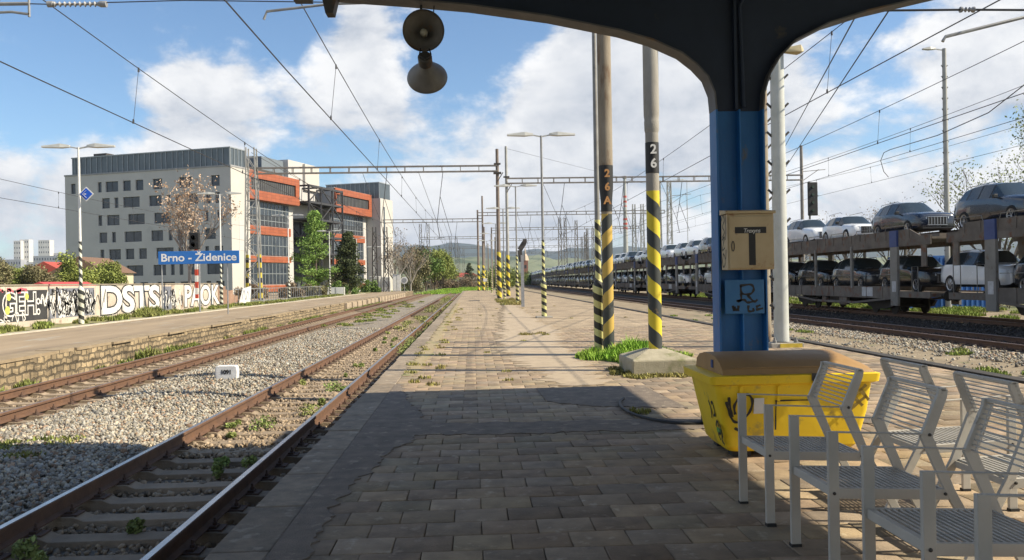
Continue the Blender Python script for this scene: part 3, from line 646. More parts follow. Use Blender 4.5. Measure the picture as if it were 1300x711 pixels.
# ---------------------------------------------------------------- chairs
alu = mat('powder_coated_grey', (.5, .475, .425), (.41, .39, .35), 3, .5, .05, .05, c3=(.25, .24, .22), c3at=.62, c3scale=8)
slat_m = mat('slat_metal', (.5, .49, .46), (.4, .39, .36), 6, .45, .2, .05)
POST = [(.60, .985), (.595, .95), (.505, .735), (.63, .44), (.87, 0)]
def chair(w=.52):
    t = thing('slatted_armchair', 'x', 'armchair')
    for y_ in (0, w):
        s = 1 if y_ else -1
        g = MB(); g.bx(-.028, .028, y_-.013, y_+.013, 0, .77); part('front_leg', g, alu, t, local=True, smooth=0, bevel=.003)
        g = MB(); g.beam((-.028, y_, .773), (.2, y_, .762), .026, .007); g.beam((.2, y_, .762), (.53, y_, .745), .026, .007); part('armrest', g, alu, t, local=True, smooth=0, bevel=.002)
        g = MB(); g.beam((.0, y_, .45), (.62, y_, .425), .022, .055); part('seat_rail', g, alu, t, local=True, smooth=0, bevel=.002)
        g = MB()
        vs = []
        for i, (x, z) in enumerate(POST):
            a = Vector(POST[max(i-1, 0)]); b = Vector(POST[min(i+1, len(POST)-1)]); d = (b-a).normalized(); q = Vector((-d.y, d.x))*.026
            if i == 2: q = Vector((.034, 0))
            if q.x < 0: q = -q
            vs += [(x-q.x, y_-.012, z-q.y), (x-q.x, y_+.012, z-q.y), (x+q.x, y_+.012, z+q.y), (x+q.x, y_-.012, z+q.y)]
        k = len(POST); g.add(vs, [(i*4+j, i*4+4+j, i*4+4+(j+1) % 4, i*4+(j+1) % 4) for i in range(k-1) for j in range(4)]+[(0, 1, 2, 3), (k*4-1, k*4-2, k*4-3, k*4-4)])
        part('back_post', g, alu, t, local=True, smooth=0, bevel=.003)
    g = MB()
    for i in range(19):
        x = .02+i*.0325; g.bx(x-.0055, x+.0055, .012, w-.012, .465-.04*x, .475-.04*x)
    for y_ in (.16, w-.16): g.beam((.0, y_, .452), (.6, y_, .43), .012, .02)
    part('seat', g, slat_m, t, local=True, smooth=0)
    g = MB(); g.bx(-.012, .012, .012, w-.012, .43, .478); part('front_rail', g, alu, t, local=True, smooth=0, bevel=.002)
    g = MB()
    for i in range(10):
        z = .745+i*.0245; x = .505+(z-.735)/.25*.095; g.bx(x-.006, x+.002, -.012, w+.012, z-.0032, z+.0032)
    for y_ in (.035, w-.035): 
        g.beam((.51, y_, .735), (.6, y_, .97), .008, .006, (1, 0, 0))
    part('backrest', g, slat_m, t, local=True, smooth=0)
    g = MB(); g.beam((.602, -.012, .982), (.602, w+.012, .982), .03, .016); part('top_rail', g, alu, t, local=True, smooth=0, bevel=.002)
    g = MB(); g.beam((.62, 0, .42), (.62, w, .42), .02, .04); part('cross_rail', g, alu, t, local=True, smooth=0)
    for y_, s_ in ((-.013, -1), (w+.013, 1)):
        for x_, z_ in ((0, .45), (.6, .43), (.52, .745)): g = MB(); g.lathe([(.009, -.002), (.009, .004), (.005, .007), (0, .007)], 8, (x_, y_, z_), (0, s_, 0)); part('bolt', g, dark_steel, t, local=True)
        g = MB(); g.bx(-.03, .03, y_-.016 if s_ < 0 else y_-.03, y_+.03 if s_ < 0 else y_+.016, -.001, .018); part('foot_cap', g, black_m, t, local=True, smooth=0)
    return t
ch0 = chair(); index_kids(); ch0['group'] = 'grey slatted armchairs standing in two rows back to back'
CL = ['grey metal armchair with slatted seat nearest the yellow container, facing the tracks', 'second grey slatted armchair from the yellow container in the row facing the tracks',
      'third grey slatted armchair from the yellow container in the row facing the tracks', 'grey slatted armchair nearest the viewer, cut off by the lower right corner']
for i, y_ in enumerate((5.17, 4.235, 3.33, 2.44)):
    if i == 0: ch0.location = (1.88, y_, 0); ch0['label'] = CL[0]
    else: copy_tree(ch0, (1.88, y_, 0), 0, CL[i])
CL = ['sunlit slatted armchair facing right, in the back row nearest the yellow container', 'sunlit slatted armchair facing right, second in the back row', 'sunlit slatted armchair facing right, in the back row nearest the viewer']
for i, y_ in enumerate((5.84, 4.93, 4.0)):
    copy_tree(ch0, (3.585, y_, 0), PI, CL[i])

# ---------------------------------------------------------------- poles on the platform
def cylp(x, y, z0, z1, r0, r1=None, n=20):
    g = MB(); g.lathe([(0, z0), (r0, z0), (r1 or r0, z1), (0, z1)], n, (x, y, 0)); return g
t = thing('catenary_pole', 'grey pole numbered 26 with yellow and black bands on a concrete block', 'pole', (3.13, 14.0, 0))
g = MB(); bt = [(2.6, 13.35), (3.68, 13.35), (3.68, 14.5), (2.58, 14.5)]; up_ = [(2.97, 13.84), (3.29, 13.84), (3.29, 14.16), (2.97, 14.16)]
vs = [(x, y_, -.02) for x, y_ in bt]+[(x, y_, .25) for x, y_ in bt]+[(x, y_, .385) for x, y_ in up_]
g.add(vs, [(i, (i+1) % 4, 4+(i+1) % 4, 4+i) for i in range(4)]+[(4+i, 4+(i+1) % 4, 8+(i+1) % 4, 8+i) for i in range(4)]+[(8, 9, 10, 11)])
part('footing', g, block_m, t, smooth=0, bevel=.025)
part('striped_section', cylp(3.13, 14, .35, 3.1, .117, .114), st_big, t)
part('shaft', cylp(3.13, 14, 3.1, 4.1, .113), concrete, t)
g = MB(); g.lathe([(.113, 4.1), (.125, 4.15), (.128, 4.3), (.122, 4.32), (.132, 4.4), (.134, 4.5), (.13, 8.6), (0, 8.6)], 20, (3.13, 14, 0)); part('upper_shaft', g, concrete, t)
part('number_band', cylp(3.13, 14, 3.4, 3.93, .117), black_m, t)
for s, z in (('2', 3.8), ('6', 3.56)):
    part('numeral', place(text_mb(s, .22, bold=.006), (3.13, 14-.1195, z), (1, 0, 0), (0, 0, 1)), white_m, t, smooth=0)
t = thing('catenary_pole', 'stained concrete pole numbered 26A with worn orange bands rising from the grass clump', 'pole', (2.82, 17, 0))
part('striped_section', cylp(2.82, 17, -.02, 2.95, .118, .113), st_big2, t)
g = MB(); g.lathe([(.113, 2.95), (.115, 3.2), (.142, 3.5), (.145, 3.9), (.147, 4.0), (.145, 8.8), (0, 8.8)], 20, (2.82, 17, 0)); part('shaft', g, concrete_brown, t)
g = MB(); g.lathe([(.119, 3.0), (.12, 3.2), (.146, 3.5), (.15, 3.96)], 20, (2.82, 17, 0)); part('number_band', g, black_m, t)
orn = mat('orange_numeral', (.5, .25, .08), (.4, .2, .08), 8, .7)
for s, z in (('2', 3.78), ('6', 3.5), ('A', 3.22)): part('numeral', place(text_mb(s, .22, bold=.008), (2.82, 17-(.163 if z > 3.4 else .14), z), (1, 0, 0), (0, 0, 1)), orn, t, smooth=0)
def lamp_head(g, x, y, z, s, L_=1.1, arm=.35):
    g.beam((x, y, z-.05), (x+s*arm, y, z+.02), .05, .05)
    a = x+s*arm; b = x+s*(arm+L_)
    vs = [(a, y-.07, z), (a, y+.07, z), (a, y+.06, z+.09), (a, y-.06, z+.09), (a+s*.35, y-.15, z-.02), (a+s*.35, y+.15, z-.02), (a+s*.35, y+.1, z+.15), (a+s*.35, y-.1, z+.15), (b, y-.1, z), (b, y+.1, z), (b, y+.06, z+.07), (b, y-.06, z+.07)]
    g.add(vs, [(0, 1, 2, 3), (0, 4, 5, 1), (1, 5, 6, 2), (2, 6, 7, 3), (3, 7, 4, 0), (4, 8, 9, 5), (5, 9, 10, 6), (6, 10, 11, 7), (7, 11, 8, 4), (11, 10, 9, 8)]); return g
lampgrey = mat('lamp_housing', (.45, .46, .44), (.36, .36, .34), 4, .5)
def lamp_post(label, x, y, h, sm, sh=3.3, grp='double-arm lamp posts along the near platform', z0=0, post_m=None, arms=(-1, 1), base=True, arml=.35, hl=1.1):
    t = thing('lamp_post', label, 'lamp post', (x, y, z0), 0, grp)
    part('post', cylp(x, y, z0+1.2, z0+h, .06, .045, 12), post_m or grey_steel, t)
    part('striped_section', cylp(x, y, z0+1.35, z0+sh, .066, .062, 14), sm, t)
    g = MB(); g.lathe([(0, z0), (.11, z0), (.11, z0+1.2), (.125, z0+1.22), (.125, z0+1.45), (.06, z0+1.6)], 14, (x, y, 0)); part('sleeve', g, sm, t)
    for s in arms: part('lamp_head', lamp_head(MB(), x, y, z0+h, s, hl, arml), lampgrey, t, smooth=0)
    if base: g = MB(); g.bx(x-.35, x+.35, y-.3, y+.3, z0-.02, z0+.05); part('footing', g, concrete, t, smooth=0, bevel=.02)
    return t
lamp_post('thin lamp post with yellow and black bands close behind the stained pole 26A', 2.66, 17.25, 7.6, st_lamp, 2.85, base=False)
for i, (x, y_, h) in enumerate(((3.02, 34.8, 7.75), (3.0, 55.2, 7.95), (2.7, 70, 7.75), (2.6, 89, 7.8), (2.5, 108, 7.8), (2.3, 127, 7.8), (2.2, 150, 8))):
    lamp_post(('double-arm lamp post standing alone on the platform before the masts' if i == 0 else ORD[i]+' double-arm lamp post down the near platform, counted from the viewer'), x, y_, h, st_lamp)
def steps(t_, x, y, z0, z1, r, sp=.65, L_=.16):
    z = z0
    while z < z1:
        for s in (-1, 1): part('climbing_spike', MB().beam((x+s*r*.9, y, z-.06), (x+s*(r+L_), y, z+.05), .03, .045), dark_steel, t_, smooth=0)
        z += sp
t = thing('lamp_mast', 'pale grey tubular mast with climbing spikes behind the blue column', 'mast', (6.95, 18.2, 0))
wp = mat('pale_mast_paint', (.5, .52, .5), (.42, .44, .41), 3, .6, bump=.1, c3=(.35, .25, .15), c3at=.66)
part('shaft', cylp(6.95, 18.2, .12, 6.6, .165, .15), wp, t)
steps(t, 6.95, 18.2, .9, 6.4, .15, .65, .1)
part('lamp_head', lamp_head(MB(), 6.98, 18.1, 6.62, 1, .42, .1), mat('yellowed_lamp', (.5, .42, .25)), t, smooth=0)
g = MB(); g.bx(6.6, 7.35, 17.9, 18.5, -.02, .1); part('footing', g, concrete, t, smooth=0, bevel=.02)
g = MB()
for dx, dy in ((-.24, -.22), (.24, -.22), (-.24, .22), (.24, .22)): g.lathe([(.05, .1), (.05, .16), (.03, .16), (.03, .22), (0, .22)], 8, (6.95+dx, 18.2+dy, 0))
part('anchor_bolt', g, grey_steel, t)
g = MB(); g.bx(6.8, 7.3, 17.885, 17.9, .0, .09); part('yellow_edge', g, mat('yellow_paint', (.6, .45, .05)), t, smooth=0)
t = thing('mast', 'brownish mast with climbing spikes just left of the pale tubular mast', 'mast', (7.2, 19.9, 0))
part('shaft', cylp(7.2, 19.9, -.02, 7.0, .14, .13), concrete_brown, t)
steps(t, 7.2, 19.9, .9, 6.8, .13, .65, .1)
t = thing('indicator_post', 'grey steel post with a tilted dark device on top beside the striped lamp posts', 'post', (2.95, 48.6, 0))
g = MB(); g.bx(2.87, 3.05, 48.5, 48.68, 0, 3.1); part('post', g, galv, t, smooth=0)
g = MB(); g.beam((2.9, 48.6, 2.7), (2.82, 48.6, 3.4), .12, .25); g.beam((2.82, 48.6, 3.4), (3.12, 48.6, 3.85), .12, .3); g.bx(3.02, 3.25, 48.5, 48.7, 3.8, 4.05); part('head', g, dark_steel, t, smooth=0, bevel=.01)
g = MB(); g.bx(2.6, 4.0, 48.2, 49, -.02, .03); part('footing', g, patch_m, t, smooth=0)
t = thing('distance_sign', 'small white sign plate low on a post at the far end of the platform', 'sign', (2.0, 128, 0))
g = MB(); g.bx(1.97, 2.03, 128, 128.06, 0, 1.9); part('post', g, dark_steel, t, smooth=0)
g = MB(); g.bx(1.65, 2.35, 127.95, 127.99, 1.5, 2.0); part('panel', g, white_m, t, smooth=0)
# small things lying about
t = tag(part('drain_cover', MB().bx(-.35+.0, .55, 66, 67.6, .0, .012), dark_steel, smooth=0), 'dark rectangular cover set in the paving far down the platform', 'cover')
g = MB(); pts = [(2.35+.55*math.cos(a), 9.9+1.15*math.sin(a), .02) for a in [PI*.75+i*PI*.9/14 for i in range(15)]]; g.tube(pts, .02, 6)
tag(part('black_hose', g, black_m), 'bent black hose lying on the paving left of the yellow container', 'hose')
t = thing('track_marker', 'small white painted block with dark digits standing on the crushed stone', 'marker', (-5.42, 18.25, -.5))
g = MB(); pr_ = [(-.23, 0), (.23, 0), (.24, .18), (.225, .29), (.18, .315), (-.18, .315), (-.225, .3), (-.24, .24)]
g.prism(pr_, lambda u, v, w: (-5.42+u, w, -.47+v), 18.2, 18.38); part('block', g, mat('whitewash', (.75, .75, .74), (.6, .6, .6), 8, .8, bump=.3), t, smooth=0, bevel=.02)
part('digits', place(text_mb('1091', .13, .9, bold=.006), (-5.42, 18.195, -.3), (1, 0, 0), (0, 0, 1)), black_m, t, smooth=0)
for i, (x, y_, z, c, lb) in enumerate(((-1.75, 21, -.45, (.7, .7, .72), 'crumpled white scrap lying beside the near rail in the sun'), (-2.0, 7.0, -.5, (.25, .45, .55), 'crumpled pale blue scrap in the shaded gap by the platform edge'), (-2.1, 5.9, -.5, (.6, .65, .7), 'small pale scrap in the dark gap by the platform edge'))):
    r_ = random.Random(i); g = MB(); v_, f_ = ico(); g.add([tuple(p*.055*r_.uniform(.5, 1.4)+np.array((x, y_, z))) for p in v_], [tuple(q) for q in f_])
    tag(part('litter', g, mat('paper', c), smooth=0), lb, 'litter')
# ---------------------------------------------------------------- overhead line: gantries and masts
def truss_beam(g, p0, p1, h=.5, d=.5, step=1.6, r=.05):
    a, b = Vector(p0), Vector(p1); L_ = (b-a).length; dr = (b-a).normalized(); sd_ = dr.cross(Vector((0, 0, 1)))
    for i in (-1, 1):
        for j in (-1, 1): g.beam(a+sd_*(d/2*i)+Vector((0, 0, h/2*j)), b+sd_*(d/2*i)+Vector((0, 0, h/2*j)), r*1.6, r*1.8)
    n = int(L_/step)
    for k in range(n+1):
        c = a+dr*(L_*k/n)
        for i in (-1, 1): g.beam(c+sd_*(d/2*i)+Vector((0, 0, -h/2)), c+sd_*(d/2*i)+Vector((0, 0, h/2)), r*1.3, r*1.3)
        for j in (-1, 1): g.beam(c+sd_*(d/2)+Vector((0, 0, h/2*j)), c-sd_*(d/2)+Vector((0, 0, h/2*j)), r, r)
def lattice_mast(g, x, y, z0, z1, w=.9, w1=.35, r=.07, step=1.0, dy=.5):
    for i in (-1, 1):
        for j in (-1, 1): g.beam((x+w/2*i, y+dy/2*j, z0), (x+w1/2*i, y+dy/2*j, z1), r, r)
    z = z0; s = 1
    while z < z1-step:
        f0, f1 = (z-z0)/(z1-z0), (z+step-z0)/(z1-z0); a, b = w+(w1-w)*f0, w+(w1-w)*f1
        for j in (-1, 1):
            g.beam((x-a/2*s, y+dy/2*j, z), (x+b/2*s, y+dy/2*j, z+step), r*.6, r*.6); g.beam((x-b/2, y+dy/2*j, z+step), (x+b/2, y+dy/2*j, z+step), r*.5, r*.5)
        for i in (-1, 1): g.beam((x+a/2*i, y-dy/2*s, z), (x+b/2*i, y+dy/2*s, z+step), r*.5, r*.5)
        z += step; s = -s
G_STEEL = mat('gantry_steel', (.27, .25, .23), (.19, .175, .16), 2, .6, .3, .1, c3=(.16, .1, .07), c3at=.58)
G_PALE = mat('pale_lattice', (.4, .4, .38), (.3, .3, .28), 2, .6, .2, .1)
mast_c = mat('mast_concrete', (.22, .18, .15), (.16, .13, .11), 2, .85, c3=(.12, .08, .06), c3at=.56)
def masttube(g_parent, x, y, z0, z1, band, top_r=.14, base_r=.2, m_=None):
    part('mast', cylp(x, y, z0, z1, base_r, top_r, 14), m_ or mast_c, g_parent)
    if band:
        part('striped_section', cylp(x, y, z0, z0+4.2, base_r+.02, base_r, 14), st_mast, g_parent)
def beam_part(t, p0, p1): g = MB(); truss_beam(g, p0, p1); part('beam', g, G_STEEL, t, smooth=0)
def brackets(t, x, y, z):
    g = MB(); g.bx(x-.35, x+.35, y-.3, y+.3, z-.5, z-.35); g.bx(x-.3, x+.3, y-.3, y+.3, z+.35, z+.45); g.beam((x, y-.3, z-1.2), (x+.5, y-.3, z-.4), .08, .08); part('clamp', g, dark_steel, t, smooth=0)
GG = 'catenary gantries spanning the tracks'
t = thing('catenary_gantry', 'long gantry beam over the left tracks, from the pale lattice mast to the brown mast', 'gantry', (2.4, 74, 0), 0, GG)
beam_part(t, (-19.2, 74, 11.75), (2.4, 74, 11.75)); masttube(t, 2.4, 74, 0, 13.5, True); brackets(t, 2.4, 74, 11.75)
for dx in (-.62, .62):
    part('striped_leg', MB().beam((-19.5+dx, 74, 0), (-19.5+dx*.86, 74, 4.3), .3, .3), st_mast, t, smooth=0)
g = MB(); lattice_mast(g, -19.5, 74, .0, 13.8, 1.4, .7, .11, 1.3, .8); part('lattice_mast', g, G_PALE, t, smooth=0)
g = MB(); g.bx(-20.6, -18.4, 73, 75, -.1, .25); part('footing', g, concrete, t, smooth=0)
t = thing('catenary_gantry', 'nearest gantry beam over the right tracks, ending at the mast beside the black signal', 'gantry', (3.6, 83, 0), 0, GG)
beam_part(t, (3.6, 83, 11.7), (34.1, 83, 11.7)); masttube(t, 3.6, 83, 0, 15.2, True, .13, .18, G_PALE); brackets(t, 3.6, 83, 11.7)
masttube(t, 34.1, 83, -.5, 15, False, .15, .2, G_STEEL); g = MB(); g.beam((34.1, 83, 12.3), (36.6, 83, 12.5), .06, .06); g.beam((34.1, 83, 11.3), (35.9, 83, 12.5), .06, .06); part('bracket', g, G_STEEL, t, smooth=0)
gl = [(136, -14.6, 1.7, 11.7, 15.7, -16.2, 10.8), (196, -13, 2.2, 12.0, 14.5, -13, 15.5), (250, -10.5, 3, 11.8, 13, -8.4, 15.2), (315, -9, 6, 11.8, 13, -9, 15)]
for k, (y_, x0, x1, zb, zt, xm, zm) in enumerate(gl):
    x0 += off(y_)*(k > 0); x1 += off(y_); xm += off(y_)
    t = thing('catenary_gantry', ORD[k+1]+' gantry beam over the left tracks, counted from the viewer', 'gantry', (x1, y_, 0), 0, GG)
    beam_part(t, (x0, y_, zb), (x1, y_, zb)); masttube(t, x1, y_, 0, zt, k < 2)
    for dx in (0, 1.3):
        g = MB(); lattice_mast(g, xm+dx*1.4, y_+.3, -.4, zm, .9, .5, .1, 1.3, .6); part('lattice_mast', g, G_STEEL if k else dark_steel, t, smooth=0)
gr = [(135, 1.0, 32.1, 12.6, 17.8, 13.3), (175, 4.2, 35.9, 12.6, 17.6, 13), (214, 6, 35, 12.3, 16.5, 13), (262, 8, 38, 12.3, 18, 13), (320, 12, 44, 12.3, 18, 13)]
for k, (y_, x0, x1, zb, zt, z2) in enumerate(gr):
    t = thing('catenary_gantry', ORD[k+1]+' gantry beam over the right tracks, counted from the viewer', 'gantry', (x0, y_, 0), 0, GG)
    beam_part(t, (x0, y_, zb), (x1, y_, zb)); masttube(t, x0, y_, 0, z2, k == 0)
    for dx in (-.9, .9):
        g = MB(); lattice_mast(g, x1+dx, y_+.3, -.5, zt, 1.0, .5, .12, 1.3, .7); part('lattice_mast', g, G_PALE if k < 2 else G_STEEL, t, smooth=0)
    g = MB(); g.beam((x1+1, y_, zb+2.6), (x1+4.5, y_, zb+2.9), .08, .08); g.beam((x1+1, y_, zb+1.2), (x1+3.2, y_, zb+2.7), .06, .06); part('bracket', g, G_STEEL, t, smooth=0)
for k, (px_, y_, zt) in enumerate(((712, 235, 19.5), (719, 250, 20.5), (733, 240, 19), (745, 215, 14), (770, 230, 11))):
    x = (px_-600)/1040*y_
    t = thing('lattice_mast', ORD[k]+' lattice mast from the left among those rising behind the far end of the train', 'mast', (x, y_, -.5), 0, 'lattice masts far behind the train')
    g = MB(); lattice_mast(g, x, y_, -.5, zt, 1.2, .6, .14, 1.6, .8); part('lattice', g, G_STEEL, t, smooth=0)
# right-hand masts and signals
t = thing('lamp_mast', 'tall thin lamp mast with climbing spikes behind the train in front of the bare tree', 'mast', (27.1, 45.5, -.5))
part('shaft', cylp(27.1, 45.5, -.5, 14.4, .17, .11, 12), G_PALE, t)
steps(t, 27.1, 45.5, 1, 14, .11, .62, .07)
part('lamp_head', lamp_head(MB(), 27.1, 45.5, 14.35, -1, .75, .5), lampgrey, t, smooth=0)
t = thing('railway_signal', 'tall black signal screen on a post behind the train, right of the gantry mast', 'signal', (32.6, 77, -.5))
g = MB(); g.beam((32.4, 77.1, -.5), (32.4, 77.1, 10.6), .14, .14); part('post', g, G_STEEL, t, smooth=0)
g = MB(); g.bx(32.15, 33.1, 76.8, 77.0, 7.3, 10.5); part('screen', g, black_m, t, smooth=0, bevel=.06)
for i in range(4): part('lens', MB().add(*(lambda q: (q.v, q.f))(MB().lathe([(0, .1), (.13, .1), (.15, 0)], 12, (32.62, 76.8, 7.8+i*.75), (0, -1, 0)))), mat('dark_lens', (.05, .07, .05), None, 3, .2), t)
for k, (px_, y_, zt, arms) in enumerate(((877, 143, 19.3, (-1,)),)):
    x = (px_-600)/1040*y_
    lamp_post('tall lamp post rising behind the train left of the blue column', x, y_, zt, G_PALE, 3, 'tall lamps beyond the train', -.5, G_PALE, arms, False, .3, 2.2)
t = thing('chimney', 'very tall thin chimney with red and white bands on the skyline', 'chimney', (170, 900, -1))
part('shaft', cylp(170, 900, -1, 112, 3.2, 1.5, 14), G_PALE, t)
for z in (80, 85.5, 91, 56, 61, 66): part('red_band', cylp(170, 900, z, z+2.2, 1.98 if z > 70 else 2.4, 1.95 if z > 70 else 2.35, 14), red_m, t)
g = cylp(170, 900, 112, 115, 2.2, 2.0, 12); part('crown', g, G_STEEL, t)
t = thing('church_tower', 'distant brick tower with pale pointed top beyond the end of the train', 'tower', (47, 720, -1))
brk = mat('distant_brick', (.3, .13, .08), (.24, .1, .07), .2, .9)
g = MB(); g.bx(44.5, 49, 720, 724.5, -1, 19); part('tower', g, brk, t, smooth=0)
g = MB(); g.lathe([(3.4, 19), (2.2, 23), (.9, 25), (.1, 31)], 4, (46.75, 722, 0)); part('spire', g, mat('pale_spire', (.5, .38, .28)), t, smooth=0)
g = MB(); g.bx(45.8, 47.6, 719.9, 720, 12, 15); part('belfry_opening', g, black_m, t, smooth=0)

# ---------------------------------------------------------------- wires
wire_m = mat('wire', (.07, .07, .075), None, 5, .5, .5, 0)
def catenary(label, x, zc, zm, y0=-20, y1=330, sup=62, s0=13.3, r=.011):
    t = thing('overhead_wire', label, 'overhead wire', (x, 13, 0), 0, 'overhead wires along the tracks')
    zmf = lambda y: zm - (zm-zc)*.42*(1-(2*(((y-s0)/sup) % 1)-1)**2)
    st = lambda y: (.22 if int((y-s0)//sup) % 2 else -.22)*(1-2*(((y-s0)/sup) % 1))
    ys_ = [y0+i*(y1-y0)/90 for i in range(91)]
    g = MB(); g.tube([(x+off(y)+st(y), y, zc) for y in ys_], r*1.1, 5); part('contact_wire', g, wire_m, t)
    g = MB(); g.tube([(x+off(y)+st(y)*.2, y, zmf(y)) for y in ys_], r, 5); part('messenger_wire', g, wire_m, t)
    for i in range(int((190-y0)/8.9)):
        y = y0+4+i*8.9; g = MB(); g.tube([(x+off(y)+st(y), y, zc), (x+off(y)+st(y)*.2, y, zmf(y))], r*.55, 4)
        g.lathe([(.0, -.05), (.025, -.05), (.02, .05), (0, .06)], 6, (x+off(y)+st(y), y, zc+.03)); g.lathe([(.0, -.05), (.025, -.05), (.02, .05), (0, .06)], 6, (x+off(y)+st(y)*.2, y, zmf(y)-.03))
        part('dropper', g, wire_m, t)
catenary('pair of overhead wires above the near track, running from top centre into the distance', -3.11, 5.5, 7.0)
catenary('pair of overhead wires above the rusty far track, crossing the upper left sky', -7.7, 5.45, 6.95)
catenary('lowest pair of wires at far left passing in front of the grey building', -20.5, 5.6, 6.95, 20, 330)
catenary('pair of overhead wires just right of the blue column, steepest on the right side', 8.9, 6.05, 7.8)
catenary('pair of overhead wires above the empty track before the train', 14.6, 6.25, 7.95)
catenary('pair of overhead wires above the car carrier train', 20.6, 7.3, 9.1, -20, 330)
catenary('pair of overhead wires beyond the train, lowest on the right side', 27.5, 7.9, 9.6, -20, 330)
t = thing('span_wire', 'thin wire with insulators strung across the tracks in front of the canopy', 'span wire', (3.2, 13.3, 6))
g = MB(); g.tube([(-12, 13.3, 6.25), (-6.65, 13.3, 6.1), (-4.5, 13.3, 6.16), (3.2, 13.9, 6.25)], .009, 5); g.tube([(3.2, 13.9, 6.1), (7.0, 13.3, 5.98), (8.33, 13.3, 5.99), (14, 13.3, 5.95)], .02, 5); part('wire', g, wire_m, t)
ins = mat('insulator', (.3, .3, .3), (.2, .2, .2), 6, .4)
for a, b in (((-6.65, 13.3, 6.1), (-5.73, 13.3, 6.1)), ((8.2, 13.3, 5.99), (8.45, 13.3, 5.99))):
    n = 9 if a[0] < 0 else 3; P = []; L_ = b[0]-a[0]
    for i in range(n): h = .12*L_+L_*.76*i/n; P += [(.02, h), (.045, h+.01), (.02, h+.03)]
    g = MB(); g.lathe([(0, 0), (.05, .01), (.05, .1*L_)]+P+[(.05, .9*L_), (.05, L_), (0, L_)], 12, a, (1, 0, 0)); part('insulator', g, ins, t)
def arm(label, pts, r, extra=()):
    t = thing('registration_arm', label, 'wire bracket', pts[0], 0, 'steel arms steadying the overhead wires')
    g = MB(); g.tube(pts, r, 8); part('tube', g, grey_steel, t)
    for e in extra: g = MB(); g.tube(e, r*.7, 6); part('strut', g, grey_steel, t)
arm('grey steel arm entering at the top left corner and holding the left wire', [(-12, 13.3, 6.05), (-6.93, 13.3, 6.11)], .03, [[(-12, 13.3, 5.75), (-7.2, 13.3, 5.98), (-6.92, 13.3, 5.94)], [(-6.93, 13.3, 6.2), (-6.93, 13.3, 5.9)]])
arm('thin bent arm reaching left from the canopy edge to the near track wire', [(2.9, 13.9, 6.45), (-2.2, 13.3, 6.1), (-3.22, 13.3, 5.98), (-3.27, 13.3, 5.85)], .022)
arm('dark arm at the upper right holding the wire beyond the pale mast', [(14, 13.3, 6.55), (9.3, 13.3, 5.86), (7.95, 13.3, 5.54), (7.9, 13.3, 5.46)], .028)
for k, (y_, x, zb) in enumerate(((74, -3.1, 11.5), (74, -8.1, 11.5), (136, -3, 11.4), (136, -8.1, 11.4), (83, 8.9, 11.4), (83, 15, 11.4), (83, 21, 11.4), (135, 9.2, 12.3), (135, 15, 12.3), (135, 21, 12.3), (135, 27.5, 12.3), (175, 15, 12.3), (175, 21, 12.3))):
    t = thing('wire_hanger', 'x', 'wire bracket', (x, y_, zb), 0, 'drop brackets hanging from gantry beams')
    t['label'] = 'small drop bracket hanging under a gantry beam, holding the wires over the tracks'
    g = MB(); zz = 5.5 if x < 0 else 6.2; g.tube([(x+.6, y_, zb), (x+.3, y_, zb-2.2), (x, y_, zz+1.4), (x+.25, y_, zz)], .03, 5); g.tube([(x+.3, y_, zb-2.2), (x+1.3, y_, zz+.2), (x, y_, zz)], .025, 5); g.tube([(x-1.6, y_, zb), (x, y_, zz+1.4)], .02, 5)
    part('bracket', g, wire_m, t)
def line(label, pts, r=.014, cat='cable'):
    g = MB(); g.tube(pts, r, 5); tag(part('cable', g, wire_m), label, cat)
def at(px_, py, Y):         # direction helper: where a sight line of the photo meets the plane Y metres ahead
    d = _f*1040+_r*(px_-650)+_u*(355.5-py); return tuple(Vector((0, 0, 1.6))+d*(Y/d.y))
line('steep cable crossing the sky right of the column, upper one of two', [at(1092, 10, 16), at(996, 187, 45)], .016)
line('steep cable crossing the sky right of the column, lower one of two', [at(1132, 8, 16), at(995, 216, 50)], .016)
line('slack cable rising to the right edge above the train with a hanging loop', [at(1400, 30, 22), at(1255, 143, 30), at(1190, 172, 36), at(1130, 190, 44), at(1122, 194, 44), at(1118, 204, 44), at(1122, 218, 44), at(1128, 225, 44)], .02)
line('faint cable sloping down to the right from the nearest right gantry mast', [(3.6, 83, 15), at(759, 218, 110), at(845, 240, 135)], .015)
line('thin guy wire from the lattice mast top down toward the far platform', [(-19.5, 74, 13.4), at(455, 270, 100), at(500, 330, 150)], .02)

